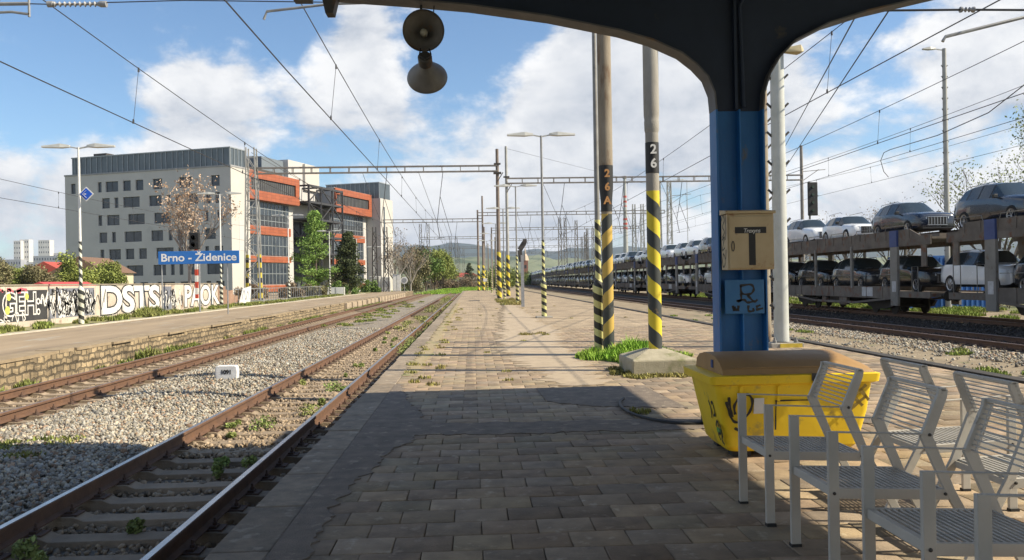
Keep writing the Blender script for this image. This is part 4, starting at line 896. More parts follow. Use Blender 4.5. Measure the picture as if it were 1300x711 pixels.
# ---------------------------------------------------------------- car carrier train
wag = mat('wagon_steel', (.17, .145, .12), (.1, .085, .07), 1.8, .8, .05, .3, c3=(.14, .065, .035), c3at=.55, c3scale=2.5, rnd_obj=.2)
wag_lt = mat('wagon_panel', (.25, .235, .21), (.18, .17, .15), 1.5, .7, .1, .1, c3=(.15, .09, .05), c3at=.6)
wag_bl = mat('wagon_blue', (.05, .08, .22), (.04, .06, .17), 2, .6, c3=(.15, .12, .12), c3at=.62)
lab_m = mat('label_plate', (.55, .55, .55), (.4, .4, .4), 5, .6)
bog = mat('bogie_black', (.03, .026, .022), (.05, .04, .03), 3, .85)
def wagon(n):
    t = thing('car_carrier_wagon', 'x', 'railway wagon'); P = lambda nm, g, m_, par=t, **k: part(nm, g, m_, par, local=True, smooth=k.pop('smooth', 0), **k)
    g = MB(); g.bx(-1.42, 1.42, -2.9, 16.3, .55, .72)
    for s in (-1.45, 1.39): g.bx(s, s+.06, 0, 13.4, .42, 1.0); g.bx(s, s+.06, -2.9, 0, .5, .78); g.bx(s, s+.06, 13.4, 16.3, .5, .78)
    P('lower_deck', g, wag)
    g = MB(); g.bx(-1.38, 1.38, -3.0, 16.4, 3.1, 3.2); [g.bx(q, q+.35, -2.9, 16.2, 3.2, 3.34) for q in (-.98, .63)]
    for s in (-1.45, 1.4):
        g.bx(s, s+.05, -3.0, 16.4, 2.86, 3.28)
        o_ = s-.02 if s < 0 else s+.05
        for a, b in ((-2.2, 3.4), (3.5, 9.9), (10, 15.6)):
            g.prism([(a, 3.28), (b, 3.28), (b-.6 if b > 12 else b, 3.62), (a+.9 if a < 0 else a, 3.62)], lambda u, v, w: (w, u, v), s+.005, s+.045)
            y = a+.9
            while y < b-.3: g.bx(o_, o_+.02, y, y+.06, 3.2, 3.64); y += 1.05
    P('upper_deck', g, wag)
    for s in (-1, 1):
        for y in (0, 13.4):
            e = P('end_post', MB().bx(s*1.47-.06, s*1.47+.06, y-.32, y+.32, .1, 3.25), wag_lt)
            P('blue_cap', MB().bx(s*1.475-.07, s*1.475+.07, y-.325, y+.325, 2.85, 3.62), wag_bl, e)
            P('label_plate', MB().bx(s*1.475-.062, s*1.475+.062, y-.18, y+.16, .75, 1.25), lab_m, e)
        for y in (4.4, 8.9): P('thin_post', MB().bx(s*1.45-.05, s*1.45+.05, y-.09, y+.09, .9, 3.05), wag_lt)
        g = MB()
        for y in (-1.9, -.3, 13.9, 15.5):
            g.tube([(s*1.42, y, .7), (s*1.42, y, 1.9), (s*1.42, y+.5, 1.9), (s*1.42, y+.5, .7)], .02, 6)
        for y in range(-1, 15, 3): g.tube([(s*1.4, y, 3.6), (s*1.4, y+.1, 3.82), (s*1.4, y+1.9, 3.82), (s*1.4, y+2.0, 3.6)], .018, 5)
        g.tube([(s*1.42, .4, 1.55), (s*1.42, 13, 1.55)], .015, 5)
        P('handrail', g, wag_lt)
        P('label_plate', MB().bx(s*1.46-.01, s*1.46+.01, 2.2, 3.3, .5, .95), lab_m)
    for s in (-1, 1):
        g = MB()
        for y in (1.2, 2.8, 6.6, 7.2, 11, 12): g.bx(s*1.46-.02, s*1.46+.02, y, y+.05, .42, 1.0)
        g.beam((s*1.42, .3, .45), (s*1.42, 4.2, .15), .08, .1); g.beam((s*1.42, 13.1, .45), (s*1.42, 9.2, .15), .08, .1); g.beam((s*1.42, 4.2, .15), (s*1.42, 9.2, .15), .08, .12)
        g.bx(s*1.3-.08, s*1.3+.08, 5.2, 6.1, .0, .4); g.bx(s*1.3-.08, s*1.3+.08, 7.8, 8.3, .05, .4)
        for y in (-2.6, 15.6): g.bx(s*1.4-.03, s*1.4+.03, y, y+.4, 1.9, 3.1)
        P('side_frame', g, wag)
        for y, yy in ((.35, 2.6), (13.05, 10.8)): P('brace', MB().beam((s*1.42, y, 3.0), (s*1.42, yy, 3.0), .08, .25), wag)
        P('wheel_chock', MB().bx(s*1.25-.1, s*1.25+.1, 3.0, 3.4, .72, .95).bx(s*1.25-.1, s*1.25+.1, 8.0, 8.4, .72, .95).bx(s*1.25-.1, s*1.25+.1, 12.3, 12.7, .72, .95), mat('chock', (.3, .25, .1)) if s < 0 and 'chock' not in bpy.data.materials else bpy.data.materials['chock'])
    for y in (2.3, 11.2):
        g = MB()
        for s in (-1, 1): g.prism([(-1.5, .3), (1.5, .3), (1.2, .0), (.4, -.12), (-.4, -.12), (-1.2, 0)], lambda u, v, w: (w, y+u, v), s*.98-.06, s*.98+.06)
        g.bx(-1, 1, y-.3, y+.3, .05, .5); b = P('bogie', g, bog)
        for dy in (-.95, .95):
            w = MB()
            for s in (-.75, .75): w.lathe([(0, -.06), (.37, -.06), (.4, -.05), (.4, -.03), (.37, .0), (.35, .05), (0, .05)], 18, (s, y+dy, .04), (1, 0, 0))
            w.tube([(-.75, y+dy, .04), (.75, y+dy, .04)], .07, 8); P('wheelset', w, bog, b, smooth=30)
    g = MB(); g.bx(-.5, .5, 4.4, 9.3, .05, .42); g.bx(.6, 1.2, 5, 6, .05, .45); g.bx(-1.2, -.6, 6.5, 7.6, .05, .45); P('underframe', g, bog)
    for y, s in ((-2.9, -1), (16.3, 1)):
        g = MB()
        for x in (-.87, .87): g.lathe([(0, 0), (.09, 0), (.09, .35), (.22, .37), (.22, .41), (0, .43)], 12, (x, y, .6), (0, s, 0))
        P('buffer', g, bog, smooth=30)
    return t
glass_m = mat('car_glass', (.02, .03, .035), (.03, .04, .045), 2, .06, 0, 0); glass_m.node_tree.nodes['Principled BSDF'].inputs['Specular IOR Level'].default_value = .9
tyre_m = mat('tyre', (.018, .018, .018), None, 9, .85); rim_m = mat('alloy_rim', (.45, .45, .47), (.3, .3, .32), 9, .3, .8, 0); lens_m = mat('headlamp', (.6, .65, .7), None, 5, .15, .2, 0); trim_m = mat('black_trim', (.015, .015, .016), None, 5, .5)
chrome = mat('chrome_trim', (.6, .6, .62), None, 5, .2, .9, 0)
def paint(name, c, metal=.3):
    q = mat(name, c, tuple(x*.92 for x in c), .5, .25, metal, 0); b = q.node_tree.nodes['Principled BSDF']; b.inputs['Coat Weight'].default_value = .8; b.inputs['Coat Roughness'].default_value = .05; return q
paints = {'white': paint('white_car_paint', (.82, .84, .86), 0), 'silver': paint('silver_car_paint', (.42, .44, .46), .6), 'dark navy': paint('navy_car_paint', (.012, .02, .04), 0), 'black': paint('black_car_paint', (.015, .016, .02)), 'dark grey': paint('dark_grey_car_paint', (.07, .075, .085), .5)}
def make_car(color, L_=4.7, W=.94, H=1.66):
    # stations along y (front = 0): (y, z sill, z belt, z top, half width low, half width belt, half width top)
    S = [(0, .34, .70, .84, .76, .80, .70), (.07, .27, .8, .93, .85, .87, .76), (.28, .24, .88, .99, .92, .91, .78), (.95, .24, .96, 1.07, .94, .92, .78), (1.38, .26, 1.0, 1.1, .94, .93, .78),
         (1.5, .26, .99, 1.12, .94, .93, .76), (2.12, .26, 1.0, 1.58, .94, .93, .62), (2.22, .26, 1.0, 1.6, .94, .93, .62), (2.85, .26, 1.02, 1.65, .94, .93, .62), (2.95, .26, 1.02, 1.65, .94, .93, .62),
         (3.6, .26, 1.05, 1.63, .94, .92, .6), (3.72, .27, 1.06, 1.61, .93, .91, .59), (4.2, .3, 1.08, 1.54, .91, .88, .56), (4.32, .32, 1.08, 1.48, .9, .86, .55), (4.58, .36, 1.05, 1.12, .86, .82, .6), (4.7, .42, .72, .98, .76, .78, .6)]
    def ring_(s):
        y, z0, zb, zt, wl, wb, wt = s; zm = (z0+zb)/2; k = (y/4.7)*L_; h = H/1.66
        return [(wl*.9, z0), (wl, z0+.1), (wl*1.01, zm), (wb, zb), (wb*.95+wt*.05, zb+(zt-zb)*.12), (wt+(wb-wt)*.06, zt-(zt-zb)*.1), (wt*.88, zt), (wt*.4, zt+.03)], k, h
    V = []; F = []; Mi = []; n = 8
    for s in S:
        r, y, h = ring_(s)
        for x, z in r: V.append((x, y, z*h))
        for x, z in r[::-1]: V.append((-x, y, z*h))
    m_ = 2*n
    glassq = {'side_window': [], 'side_window.': [], 'windscreen': [], 'rear_window': []}
    for i in range(len(S)-1):
        for j in range(m_):
            k = (j+1) % m_; f = (i*m_+j, i*m_+k, (i+1)*m_+k, (i+1)*m_+j); jj = j if j < n else 14-j
            if j == 15: F.append(f[::-1]); Mi.append(2); continue
            if jj == 4 and i in (5, 7, 9, 11) and j != 7: glassq['side_window' if j < n else 'side_window.'].append(f)
            elif i == 5 and jj in (5, 6, 7) : glassq['windscreen'].append(f)
            elif i == 13 and jj in (5, 6, 7): glassq['rear_window'].append(f)
            else: F.append(f[::-1]); Mi.append(1 if (jj == 0 or (jj == 4 and 4 < i < 14)) else 0)
    F.append(tuple(range(m_))); Mi.append(0); F.append(tuple((len(S)-1)*m_+j for j in range(m_))[::-1]); Mi.append(0)
    t = thing('car', 'x', 'car')
    g = MB(); g.v = V; g.f = F; g.mi = Mi; g.tone = [.5]*len(F); b = part('body', g, [paints[color], trim_m, trim_m], t, local=True, smooth=50)
    for nm, fs in glassq.items():
        nm = nm.strip('.')
        g = MB(); g.v = V; g.f = [f[::-1] for f in fs]; g.mi = [0]*len(fs); g.tone = [.5]*len(fs); part(nm, g, glass_m, t, local=True, smooth=50)
    for y in (.88, 3.78):
        y = y/4.7*L_
        for s in (-1, 1):
            g = MB(); g.lathe([(.0, -.12), (.37, -.12), (.415, -.02), (.415, .012), (.36, .03)], 24, (s*.9, y, .36), (s, 0, 0)); part('wheel_arch', g, trim_m, t, local=True, smooth=30)
            g = MB(); g.lathe([(.23, .06), (.33, .07), (.36, .03), (.36, -.14), (.0, -.14)], 22, (s*.9, y, .36), (s, 0, 0)); w = part('wheel', g, tyre_m, t, local=True, smooth=30)
            g = MB(); g.lathe([(0, .04), (.05, .045), (.06, .03)], 10, (s*.9, y, .36), (s, 0, 0)); g.lathe([(.205, .05), (.24, .065), (.24, .03), (.2, .02)], 22, (s*.9, y, .36), (s, 0, 0))
            for a in range(5):
                a = a*2*PI/5; g.beam((s*.94, y+.05*math.cos(a), .36+.05*math.sin(a)), (s*.945, y+.22*math.cos(a), .36+.22*math.sin(a)), .02, .055, (1, 0, 0))
            g.lathe([(0, 0), (.23, 0)], 18, (s*.905, y, .36), (s, 0, 0)); part('rim', g, rim_m, w, local=True, smooth=30)
    for s in (-1, 1):
        g = MB(); g.prism([(.5, .72), (.80, .74), (.88, .86), (.8, .87), (.5, .80)], lambda u, v, w: (s*u, w+(u-.5)*.42, v), -.015, .12); part('headlight', g, lens_m, t, local=True, smooth=0)
        g = MB(); g.bx(min(s*.94, s*1.1), max(s*.94, s*1.1), 1.62, 1.76, 1.03, 1.17); part('mirror', g, trim_m, t, local=True, smooth=0, bevel=.02)
        g = MB(); g.tube([(s*.6, 2.2/4.7*L_, 1.6), (s*.62, 2.35/4.7*L_, 1.67), (s*.6, 4.0/4.7*L_, 1.63), (s*.58, 4.1/4.7*L_, 1.57)], .016, 6); part('roof_rail', g, chrome, t, local=True)
    g = MB(); g.bx(-.46, .46, -.012, .06, .46, .80); gr_ = part('grille', g, trim_m, t, local=True, smooth=0, bevel=.02)
    g = MB()
    for i in range(7): g.bx(-.42+i*.14-.008, -.42+i*.14+.008, -.022, -.01, .48, .78)
    g.bx(-.47, .47, -.02, -.008, .80, .815); g.bx(-.47, .47, -.02, -.008, .445, .46); part('grille_bar', g, chrome, gr_, local=True, smooth=0)
    g = MB(); g.bx(-.72, .72, .0, .14, .27, .42); part('lower_intake', g, trim_m, t, local=True, smooth=0, bevel=.03)
    return t
w0 = wagon(0); proto_cars = {c: make_car(c) for c in paints}; proto_cars['white compact'] = make_car('white', 4.25, .9, 1.5); proto_cars['silver compact'] = make_car('silver', 4.2, .89, 1.5); proto_cars['dark grey estate'] = make_car('dark grey', 4.85, .92, 1.5); index_kids()
TX = 21.3; U = 20.6
def ang(y): return -(max(0, y-100)/6000.0)
GW = 'car carrier wagons of the freight train'
def wag_at(k):
    y = 37.6+U*k; return (TX+off(y+7)-0, y, 0), ang(y+7)
order = list(range(-1, 18))
for i, k in enumerate(order):
    loc, rz = wag_at(k)
    lb = ('nearest car carrier wagon, cut off by the right edge of the view' if i == 0 else ORD[i]+' car carrier wagon of the train, counted from the right edge' if i < 12 else 'weathered car carrier wagon in the far tail of the train')
    if i == 0: w0.location = loc; w0.rotation_euler[2] = rz; tag(w0, lb, None, GW)
    else:
        w = copy_tree(w0, loc, rz, lb, skip=() if i < 6 else ('handrail', 'label_plate', 'wheelset', 'buffer', 'bracket'))
used = set(); cr = random.Random(11)
UP = {-1: ['dark navy', 'silver', 'black', 'white'], 0: ['dark navy', 'white compact', 'white', 'white'], 1: ['white compact', 'white', 'dark grey', 'white'], 2: ['white', 'white', 'white', 'silver']}
LO = {-1: ['white', 'white', 'dark grey', 'white'], 0: ['black', 'dark grey', 'black', 'black'], 1: ['black', 'dark navy', 'white', 'dark grey'], 2: ['white', 'dark navy', 'black', 'white']}
cnt = [0, 0]
def put_car(c, loc, rz, label, grp, near):
    p = proto_cars[c]
    if c not in used: used.add(c); o = p; o.location = loc; o.rotation_euler[2] = rz; o['label'] = label
    else: o = copy_tree(p, loc, rz, label, skip=() if near < 10 else ('grille_bar', 'roof_rail', 'rim', 'mirror', 'lower_intake', 'wheel_arch') if near < 24 else ('grille_bar', 'roof_rail', 'rim', 'mirror', 'lower_intake', 'grille', 'wheel_arch', 'wheel', 'headlight', 'rear_window'))
    o['group'] = grp
    s = 1+cr.uniform(-.03, .03); o.scale = (1, s, s*1.07)
for k in order:
    y0 = 37.6+U*k
    for deck, (zf, offs, tab) in enumerate(((3.34, [-1.0, 5.3, 10.6, 15.4], UP), (.72, [-1.8, 3.6, 8.6, 13.2], LO))):
        for q in range(4):
            if k == -1 and q < (2 if deck == 0 else 2): continue
            if k == 17 and q > 1: continue
            y = y0+offs[q]+cr.uniform(-.12, .12)
            if k == -1 and deck == 0: y = 29.1 if q == 2 else 34.2
            if k == -1 and deck == 0 and q == 3: continue
            c = tab[k][q] if k in tab else cr.choices(['white', 'silver', 'dark grey', 'dark navy', 'black', 'white compact', 'silver compact', 'dark grey estate'], (7, 2, 1, 1, .8, 4, 1, 1) if deck == 0 else (3, 1, 2, 2, 3, 2, 1, 2))[0]
            if k == -1 and deck == 0: c = 'dark navy'
            dn = ('upper', 'lower')[deck]; cnt[deck] += 1; n = cnt[deck]
            lb = f'{c} car, {ORD[n-1]} from the right on the {dn} deck of the train' if n <= 20 else f'{c} car on the {dn} deck in the distant part of the train'
            put_car(c, (TX+off(y)+cr.uniform(-.03, .03), y, zf), ang(y), lb, ('cars on the upper deck of the train', 'cars on the lower deck of the train')[deck], n)
for c in proto_cars:
    if c not in used: bpy.data.objects.remove(proto_cars[c])
# ---------------------------------------------------------------- graffiti wall
WX = -17.45
wall_m = mat('old_render', (.55, .48, .4), (.43, .37, .3), 1, .9, bump=.4, bscale=20, c3=(.24, .16, .11), c3at=.57, c3scale=.8)
brick_w = brickmat('old_brick', (.3, .17, .11), (.24, .13, .09), (.3, .26, .2), .26, .085, .008, .9, 'YZ')
spray_w = mat('white_spray', (.72, .71, .68), (.58, .57, .54), 1.5, .7, c3=(.45, .4, .35), c3at=.62); spray_k = mat('black_spray', (.025, .025, .03), (.05, .05, .05), 1.5, .7)
spray_y = mat('yellow_spray', (.6, .65, .12), (.5, .55, .1), 2, .7); spray_p = mat('pink_spray', (.5, .12, .15), None, 2, .7); spray_g = mat('grey_spray', (.2, .21, .25), (.14, .15, .18), 2, .7)
def wpt(s, dz=0): return (WX+.005+dz, s, .1)
t = thing('graffiti_wall', 'long low rendered wall covered in black and white graffiti behind the far platform', 'wall', (WX, 44, .1))
g = MB(); g.bx(WX-.25, WX, 14, 57, .05, 1.70)
for y_ in (20, 26, 31.5, 35.1, 38.8, 47.0, 50.7, 54): g.bx(WX-.24, WX+.012, y_, y_+.06, .05, 1.69)
part('wall', g, wall_m, t, smooth=0)
g = MB(); g.bx(WX-.3, WX+.03, 14, 57, 1.72, 1.78); part('wall_cap', g, mat('wall_cap', (.3, .26, .2), (.2, .17, .13), 2, .9), t, smooth=0)
g = MB(); y_ = 57; hs = [1.6, 1.5, 1.55, 1.3, 1.2, 1.25, .9, .8]
for h in hs: g.bx(WX-.25, WX, y_, y_+.6, .05, h); y_ += .6
part('broken_brick_end', g, brick_w, t, smooth=0)
def gp(mbq, m_, dz, name='graffiti'): return part(name, mbq, m_, t, smooth=0)
def pnl(y0, y1, z0, z1, m_, dz=.004): g = MB(); g.bx(WX, WX+dz, y0, y1, z0, z1); gp(g, m_, dz)
def letters(s, yc, zc, size, sx, dz, bold_k=.09, bold_w=.02, fill=None, out=None, sp=.95):
    for b, m_, d in ((bold_k, out or spray_k, dz), (bold_w, fill or spray_w, dz+.004)):
        q = text_mb(s, size, sp, bold=b*size); q.v = [(x*sx, y, z) for x, y, z in q.v]
        gp(place(q, (WX+d, yc, zc), (0, 1, 0), (0, 0, 1)), m_, 0)
wr = random.Random(5)
def wild(y0, y1, z0, z1, n, m_, w, dz):
    st = []
    for i in range(n):
        y = y0+(y1-y0)*(i+.5)/n; p = [(y+wr.uniform(-.2, .2), z0+(z1-z0)*wr.random())]
        for k in range(wr.randint(3, 6)): p.append((p[-1][0]+wr.uniform(-.35, .35), min(z1, max(z0, z0+(z1-z0)*wr.random()))))
        st.append(p)
    gp(place(ribbon(st, w), (WX+dz, 0, 0), (0, 1, 0), (0, 0, 1)), m_, 0)
pnl(24, 34.5, .35, 1.55, spray_k)
letters('GEH:', 32.6, .98, 1.2, 1.05, .006, .05, -.0, spray_k, spray_w)
letters('OR', 28.6, .98, 1.25, 1.1, .006, .05, -.0, spray_k, spray_w)
wild(30, 33.3, 1.45, 1.6, 6, spray_p, .1, .012); wild(30.2, 32.8, .3, .7, 5, spray_w, .05, .012)
for y_, z_, r_ in ((30.1, 1.05, .3), (31.6, .8, .16), (31.7, 1.3, .14), (32.95, 1.3, .13)):
    g = MB(); g.lathe([(r_, 0), (.9*r_, .003), (0, .003)], 14, (WX+.012, y_, z_), (1, 0, 0)); gp(g, spray_y, 0)
pnl(34.7, 38.7, .35, 1.6, spray_g)
wild(34.8, 38.6, .4, 1.55, 20, spray_k, .13, .006); wild(34.8, 38.6, .4, 1.55, 22, spray_w, .09, .009); wild(34.8, 38.6, .45, 1.5, 10, spray_w, .14, .01); wild(34.8, 38.6, .4, 1.55, 12, spray_k, .05, .013)
letters('DSTS', 42.9, .93, 1.8, 1.85, .006, .075, .035)
pnl(47.1, 48.4, .25, 1.6, spray_g); wild(47.1, 50, .3, 1.5, 10, spray_k, .1, .007); wild(47.1, 50, .35, 1.5, 9, spray_w, .09, .01)
for k in range(26):
    y_ = wr.uniform(31, 56); gp(place(ribbon([[(y_, wr.uniform(.3, .6)), (y_+.01, wr.uniform(.1, .25))]], .025), (WX+.012, 0, 0), (0, 1, 0), (0, 0, 1)), wr.choice((spray_k, spray_w)), 0)
letters('PAOK', 53.8, .93, 1.75, 1.5, .006, .07, .03)
# low railing with graffiti panels beyond the wall
t = thing('railing_fence', 'dark vertical-bar railing between the broken wall end and the trees', 'fence', (WX, 70, 0))
g = MB(); y_ = 61
while y_ < 96: g.beam((WX, y_, .1), (WX, y_, 1.35), .04, .04); y_ += .9
for z in (.3, 1.3): g.beam((WX, 61, z), (WX, 96, z), .05, .05)
part('railing', g, galv, t, smooth=0)
g = MB(); g.bx(WX-.4, WX-.3, 61, 96, 0, .3); part('kerb_wall', g, concrete, t, smooth=0)
t = thing('graffiti_panel', 'white tagged concrete panel standing at the broken end of the graffiti wall', 'panel', (WX, 60, 0))
g = MB(); g.prism([(61.2, .1), (64, .1), (64.4, 1.5), (62.4, 1.35)], lambda u, v, w: (w, u, v), WX+.2, WX+.3); part('panel', g, spray_w, t, smooth=0)
part('graffiti', place(ribbon([[(61.8, .5), (62.4, 1.2), (62.8, .5), (63.4, 1.1), (63.8, .5)]], .12), (WX+.304, 0, 0), (0, 1, 0), (0, 0, 1)), spray_g, t, smooth=0)

# ---------------------------------------------------------------- station sign, signal, left lamps
sign_b = mat('sign_blue', (.02, .16, .52), (.02, .14, .46), 2, .4, bump=0)
t = thing('station_sign', 'long blue board with white lettering Brno - Židenice on two thin posts', 'sign', (-14.5, 44, .1))
g = MB(); g.bx(-16.5, -12.3, 43.93, 43.98, 2.76, 3.44); bd = part('board', g, sign_b, t, smooth=0, bevel=.01)
q = text_mb('Brno - Židenice', .56, 1.0, bold=.012); w_ = max(v[0] for v in q.v)-min(v[0] for v in q.v); q.v = [(x*3.9/w_, y, z) for x, y, z in q.v]
part('lettering', place(q, (-14.4, 43.925, 3.09), (1, 0, 0), (0, 0, 1)), mat('sign_white', (.85, .85, .85), None, 3, .5), bd, smooth=0)
for x in (-16.35, -12.95): part('post', cylp(x, 44.02, .05, 3.3, .035, .035, 8), galv, t)
t = thing('railway_signal', 'black two-lamp signal on a red and white post rising behind the blue station sign', 'signal', (-15.7, 46.8, .1))
part('striped_post', MB().bx(-15.56, -15.4, 46.75, 46.85, .9, 3.7), st_rw, t, smooth=0)
part('post', cylp(-15.35, 46.9, 0, 3.5, .05, .05, 8), galv, t)
g = MB(); g.bx(-15.8, -15.25, 46.6, 46.9, 3.65, 4.6); hd = part('head', g, black_m, t, smooth=0, bevel=.04)
for z in (3.9, 4.3): g = MB(); g.lathe([(.0, .0), (.1, .0), (.13, .2)], 14, (-15.52, 46.6, z), (0, -1, 0)); part('hood', g, trim_m, hd)
GL = 'lamp posts along the far left platform'
for i, (x, y_, h) in enumerate(((-16.0, 34.3, 7.25), (-16.75, 55.5, 7.6), (-16.6, 75, 7.7), (-17.4, 101, 7.9), (-17.6, 126, 8.3), (-17.9, 150, 8))):
    lamp_post('double-arm lamp post with a blue diamond sign in front of the grey building' if i == 0 else ORD[i]+' double-arm lamp post along the far left platform, counted from the left', x, y_, h, st_bw, 3.4, GL, .1, white_m, (-1, 1), False)
t = thing('diamond_sign', 'small blue diamond sign with white edge on the leftmost lamp post', 'sign', (-15.7, 34.2, 4.9))
def dia(r): return [(0, -r), (r, 0), (0, r), (-r, 0)]
part('panel', MB().prism(dia(.30), lambda u, v, w: (-15.66+u, w, 5.42+v), 34.16, 34.18), white_m, t, smooth=0); part('blue_face', MB().prism(dia(.25), lambda u, v, w: (-15.66+u, w, 5.42+v), 34.15, 34.158), mat('diamond_blue', (.01, .1, .6)), t, smooth=0)
g = MB(); g.beam((-15.8, 34.145, 5.42), (-15.64, 34.145, 5.58), .005, .04, (0, 1, 0)); g.beam((-15.8, 34.145, 5.42), (-15.64, 34.145, 5.26), .005, .04, (0, 1, 0)); g.bx(-15.74, -15.66, 34.14, 34.148, 5.4, 5.44); part('mark', g, white_m, t, smooth=0)
t = thing('round_sign', 'round grey-white sign disc on a thin post at the end of the far platform', 'sign', (-10.6, 128, 0))
part('post', cylp(-10.6, 128, -.4, 1.6, .05, .05, 8), galv, t); g = MB(); g.lathe([(0, .05), (.55, .05), (.55, 0), (0, 0)], 20, (-10.6, 127.9, 1.9), (0, -1, 0)); dc = part('disc', g, white_m, t, smooth=30)
g = MB(); g.lathe([(0, .07), (.38, .07), (.38, .06)], 20, (-10.6, 127.9, 1.9), (0, -1, 0)); part('centre', g, galv, dc)
for i, (x, y_, w_, h, c, lb) in enumerate(((-16.5, 139, 1.8, 3.6, 1, 'white electrical cabinet at the foot of the bare trees, leftmost one'), (-14.6, 139, 1.4, 3.4, 1, 'white electrical cabinet at the foot of the bare trees, middle one'), (-12.9, 140, 1.3, 4.0, 0, 'grey electrical cabinet at the foot of the bare trees, rightmost one'), (-17.2, 103.5, 2.2, 1.5, 0, 'low pale cabinet with tags under the dark pine'))):
    t = thing('electrical_cabinet', lb, 'cabinet', (x, y_, 0), 0, 'cabinets along the far platform')
    g = MB(); g.bx(x-w_/2, x+w_/2, y_, y_+.8, 0, h*.75); part('body', g, white_m if c else lampgrey, t, smooth=0, bevel=.03)
    for k in (-1, 1): g = MB(); g.bx(x+k*w_/4-w_/5, x+k*w_/4+w_/5, y_-.02, y_, .2, h*.72); part('door', g, lampgrey if c else white_m, t, smooth=0)

# ---------------------------------------------------------------- buildings on the left (one skewed grid)
au = Vector((.3256, .9455, 0)); av = Vector((-.9455, .3256, 0)); C0 = Vector((-43.28, 150, 0))
def bp(s, tt, z): p = C0+au*s+av*tt; return (p.x, p.y, z)
def bbox(g, s0, s1, t0, t1, z0, z1):
    vs = [bp(s0, t0, z0), bp(s1, t0, z0), bp(s1, t1, z0), bp(s0, t1, z0), bp(s0, t0, z1), bp(s1, t0, z1), bp(s1, t1, z1), bp(s0, t1, z1)]
    return g.add(vs, [(0, 1, 2, 3), (7, 6, 5, 4), (4, 5, 1, 0), (5, 6, 2, 1), (6, 7, 3, 2), (7, 4, 0, 3)])
rgrey = mat('grey_render', (.5, .485, .47), (.45, .436, .424), .25, .9, bump=.2, bscale=8, c3=(.44, .425, .41), c3at=.6, c3scale=.3)
rcream = mat('pale_render', (.5, .475, .44), (.45, .43, .4), .25, .9, bump=.2, bscale=8)
slab_g = mat('roof_edge', (.3, .3, .31), (.24, .24, .25), 1, .7)
wglass = mat('window_glass', (.028, .036, .048), (.06, .072, .09), .35, .1, 0, 0); wframe = mat('window_frame', (.04, .045, .055), None, 3, .5)
pent = mat('penthouse_cladding', (.12, .145, .165), (.09, .11, .125), .5, .35, .4, 0); fin_m = mat('pale_fin', (.33, .36, .38), None, 3, .5, .3)
orange = brickmat('orange_panels', (.35, .1, .045), (.29, .08, .035), (.15, .05, .03), 1.4, .6, .03, .55, 'YZ', bumpk=.2, noise=(.3, .12), off=0)
t = thing('office_building', 'grey rendered seven-storey building with scattered dark windows and glazed roof storey', 'building', tuple(C0))
# facade wall with real window openings, as a grid with recesses
wins = []
def px2t(px_):          # photo column of a facade feature -> distance along the facade
    q = Vector(at(px_, 300, 100)); k = q.x/q.y; return (C0.x-k*C0.y)/(.9455+k*.3256)
rows = [(20.7, [(91, 97), (125, 130), (135, 151), (157, 167), (173, 183), (195, 207), (228, 245), (269, 280)]),
        (17.6, [(130, 140), (146, 151), (157, 178), (190, 206), (212, 217), (223, 229), (236, 252), (262, 268), (274, 280)]),
        (14.35, [(125, 130), (136, 152), (163, 184), (196, 217), (225, 244), (260, 265), (276, 282)]),
        (11.1, [(126, 136), (142, 147), (158, 180), (192, 207), (214, 219), (225, 230), (237, 253), (260, 274)]),
        (7.85, [(127, 132), (138, 153), (159, 170), (176, 186), (198, 220), (226, 242), (260, 265), (272, 283)]),
        (4.7, [(133, 143), (149, 154), (160, 181), (194, 210), (216, 221), (227, 232), (239, 253), (262, 283)]),
        (1.5, [(128, 133), (139, 155), (161, 171), (177, 187), (199, 221), (228, 251), (261, 267), (273, 284)])]
for z, r_ in rows:
    for a, b in r_: wins.append((px2t(b), px2t(a), z-1.0, z+.95))
ts = sorted(set([0, 37.0]+[round(q, 3) for w in wins for q in w[:2]])); zs = sorted(set([-1.5, 23.1]+[round(q, 3) for w in wins for q in w[2:]]))
g = MB(); D = .32
for i in range(len(ts)-1):
    for j in range(len(zs)-1):
        cx_, cz = (ts[i]+ts[i+1])/2, (zs[j]+zs[j+1])/2
        if any(w[0] < cx_ < w[1] and w[2] < cz < w[3] for w in wins): continue
        g.add([bp(0, ts[i], zs[j]), bp(0, ts[i+1], zs[j]), bp(0, ts[i+1], zs[j+1]), bp(0, ts[i], zs[j+1])], [(3, 2, 1, 0)])
for a, b, z0, z1 in wins:
    q = [(a, z0), (b, z0), (b, z1), (a, z1)]
    for k in range(4):
        (u0, v0), (u1, v1) = q[k], q[(k+1) % 4]; g.add([bp(0, u0, v0), bp(0, u1, v1), bp(D, u1, v1), bp(D, u0, v0)], [(0, 1, 2, 3)])
g.add([bp(0, 37.0, -1.5), bp(13, 37.0, -1.5), bp(13, 37.0, 23.1), bp(0, 37.0, 23.1)], [(0, 1, 2, 3)])
part('wall', g, rgrey, t, smooth=0)
g = MB(); bbox(g, 0.01, 5.7, -.02, .3, -1.5, 23.1); bbox(g, 5.7, 13, 1.7, 2, -1.5, 23.1); bbox(g, 12.7, 13, 2, 37.0, -1.5, 23.1); part('side_wall', g, rcream, t, smooth=0)
g = MB(); bbox(g, 2.3, 3.8, -.05, -.02, 8, 13.5); part('side_panel', g, rgrey, t, smooth=0)
g = MB(); bbox(g, -.1, 5.8, -.1, 37.1, 23.1, 23.4); bbox(g, 5.8, 13, 1.7, 37.1, 23.1, 23.4); part('roof_edge', g, slab_g, t, smooth=0)
wrn = random.Random(3)
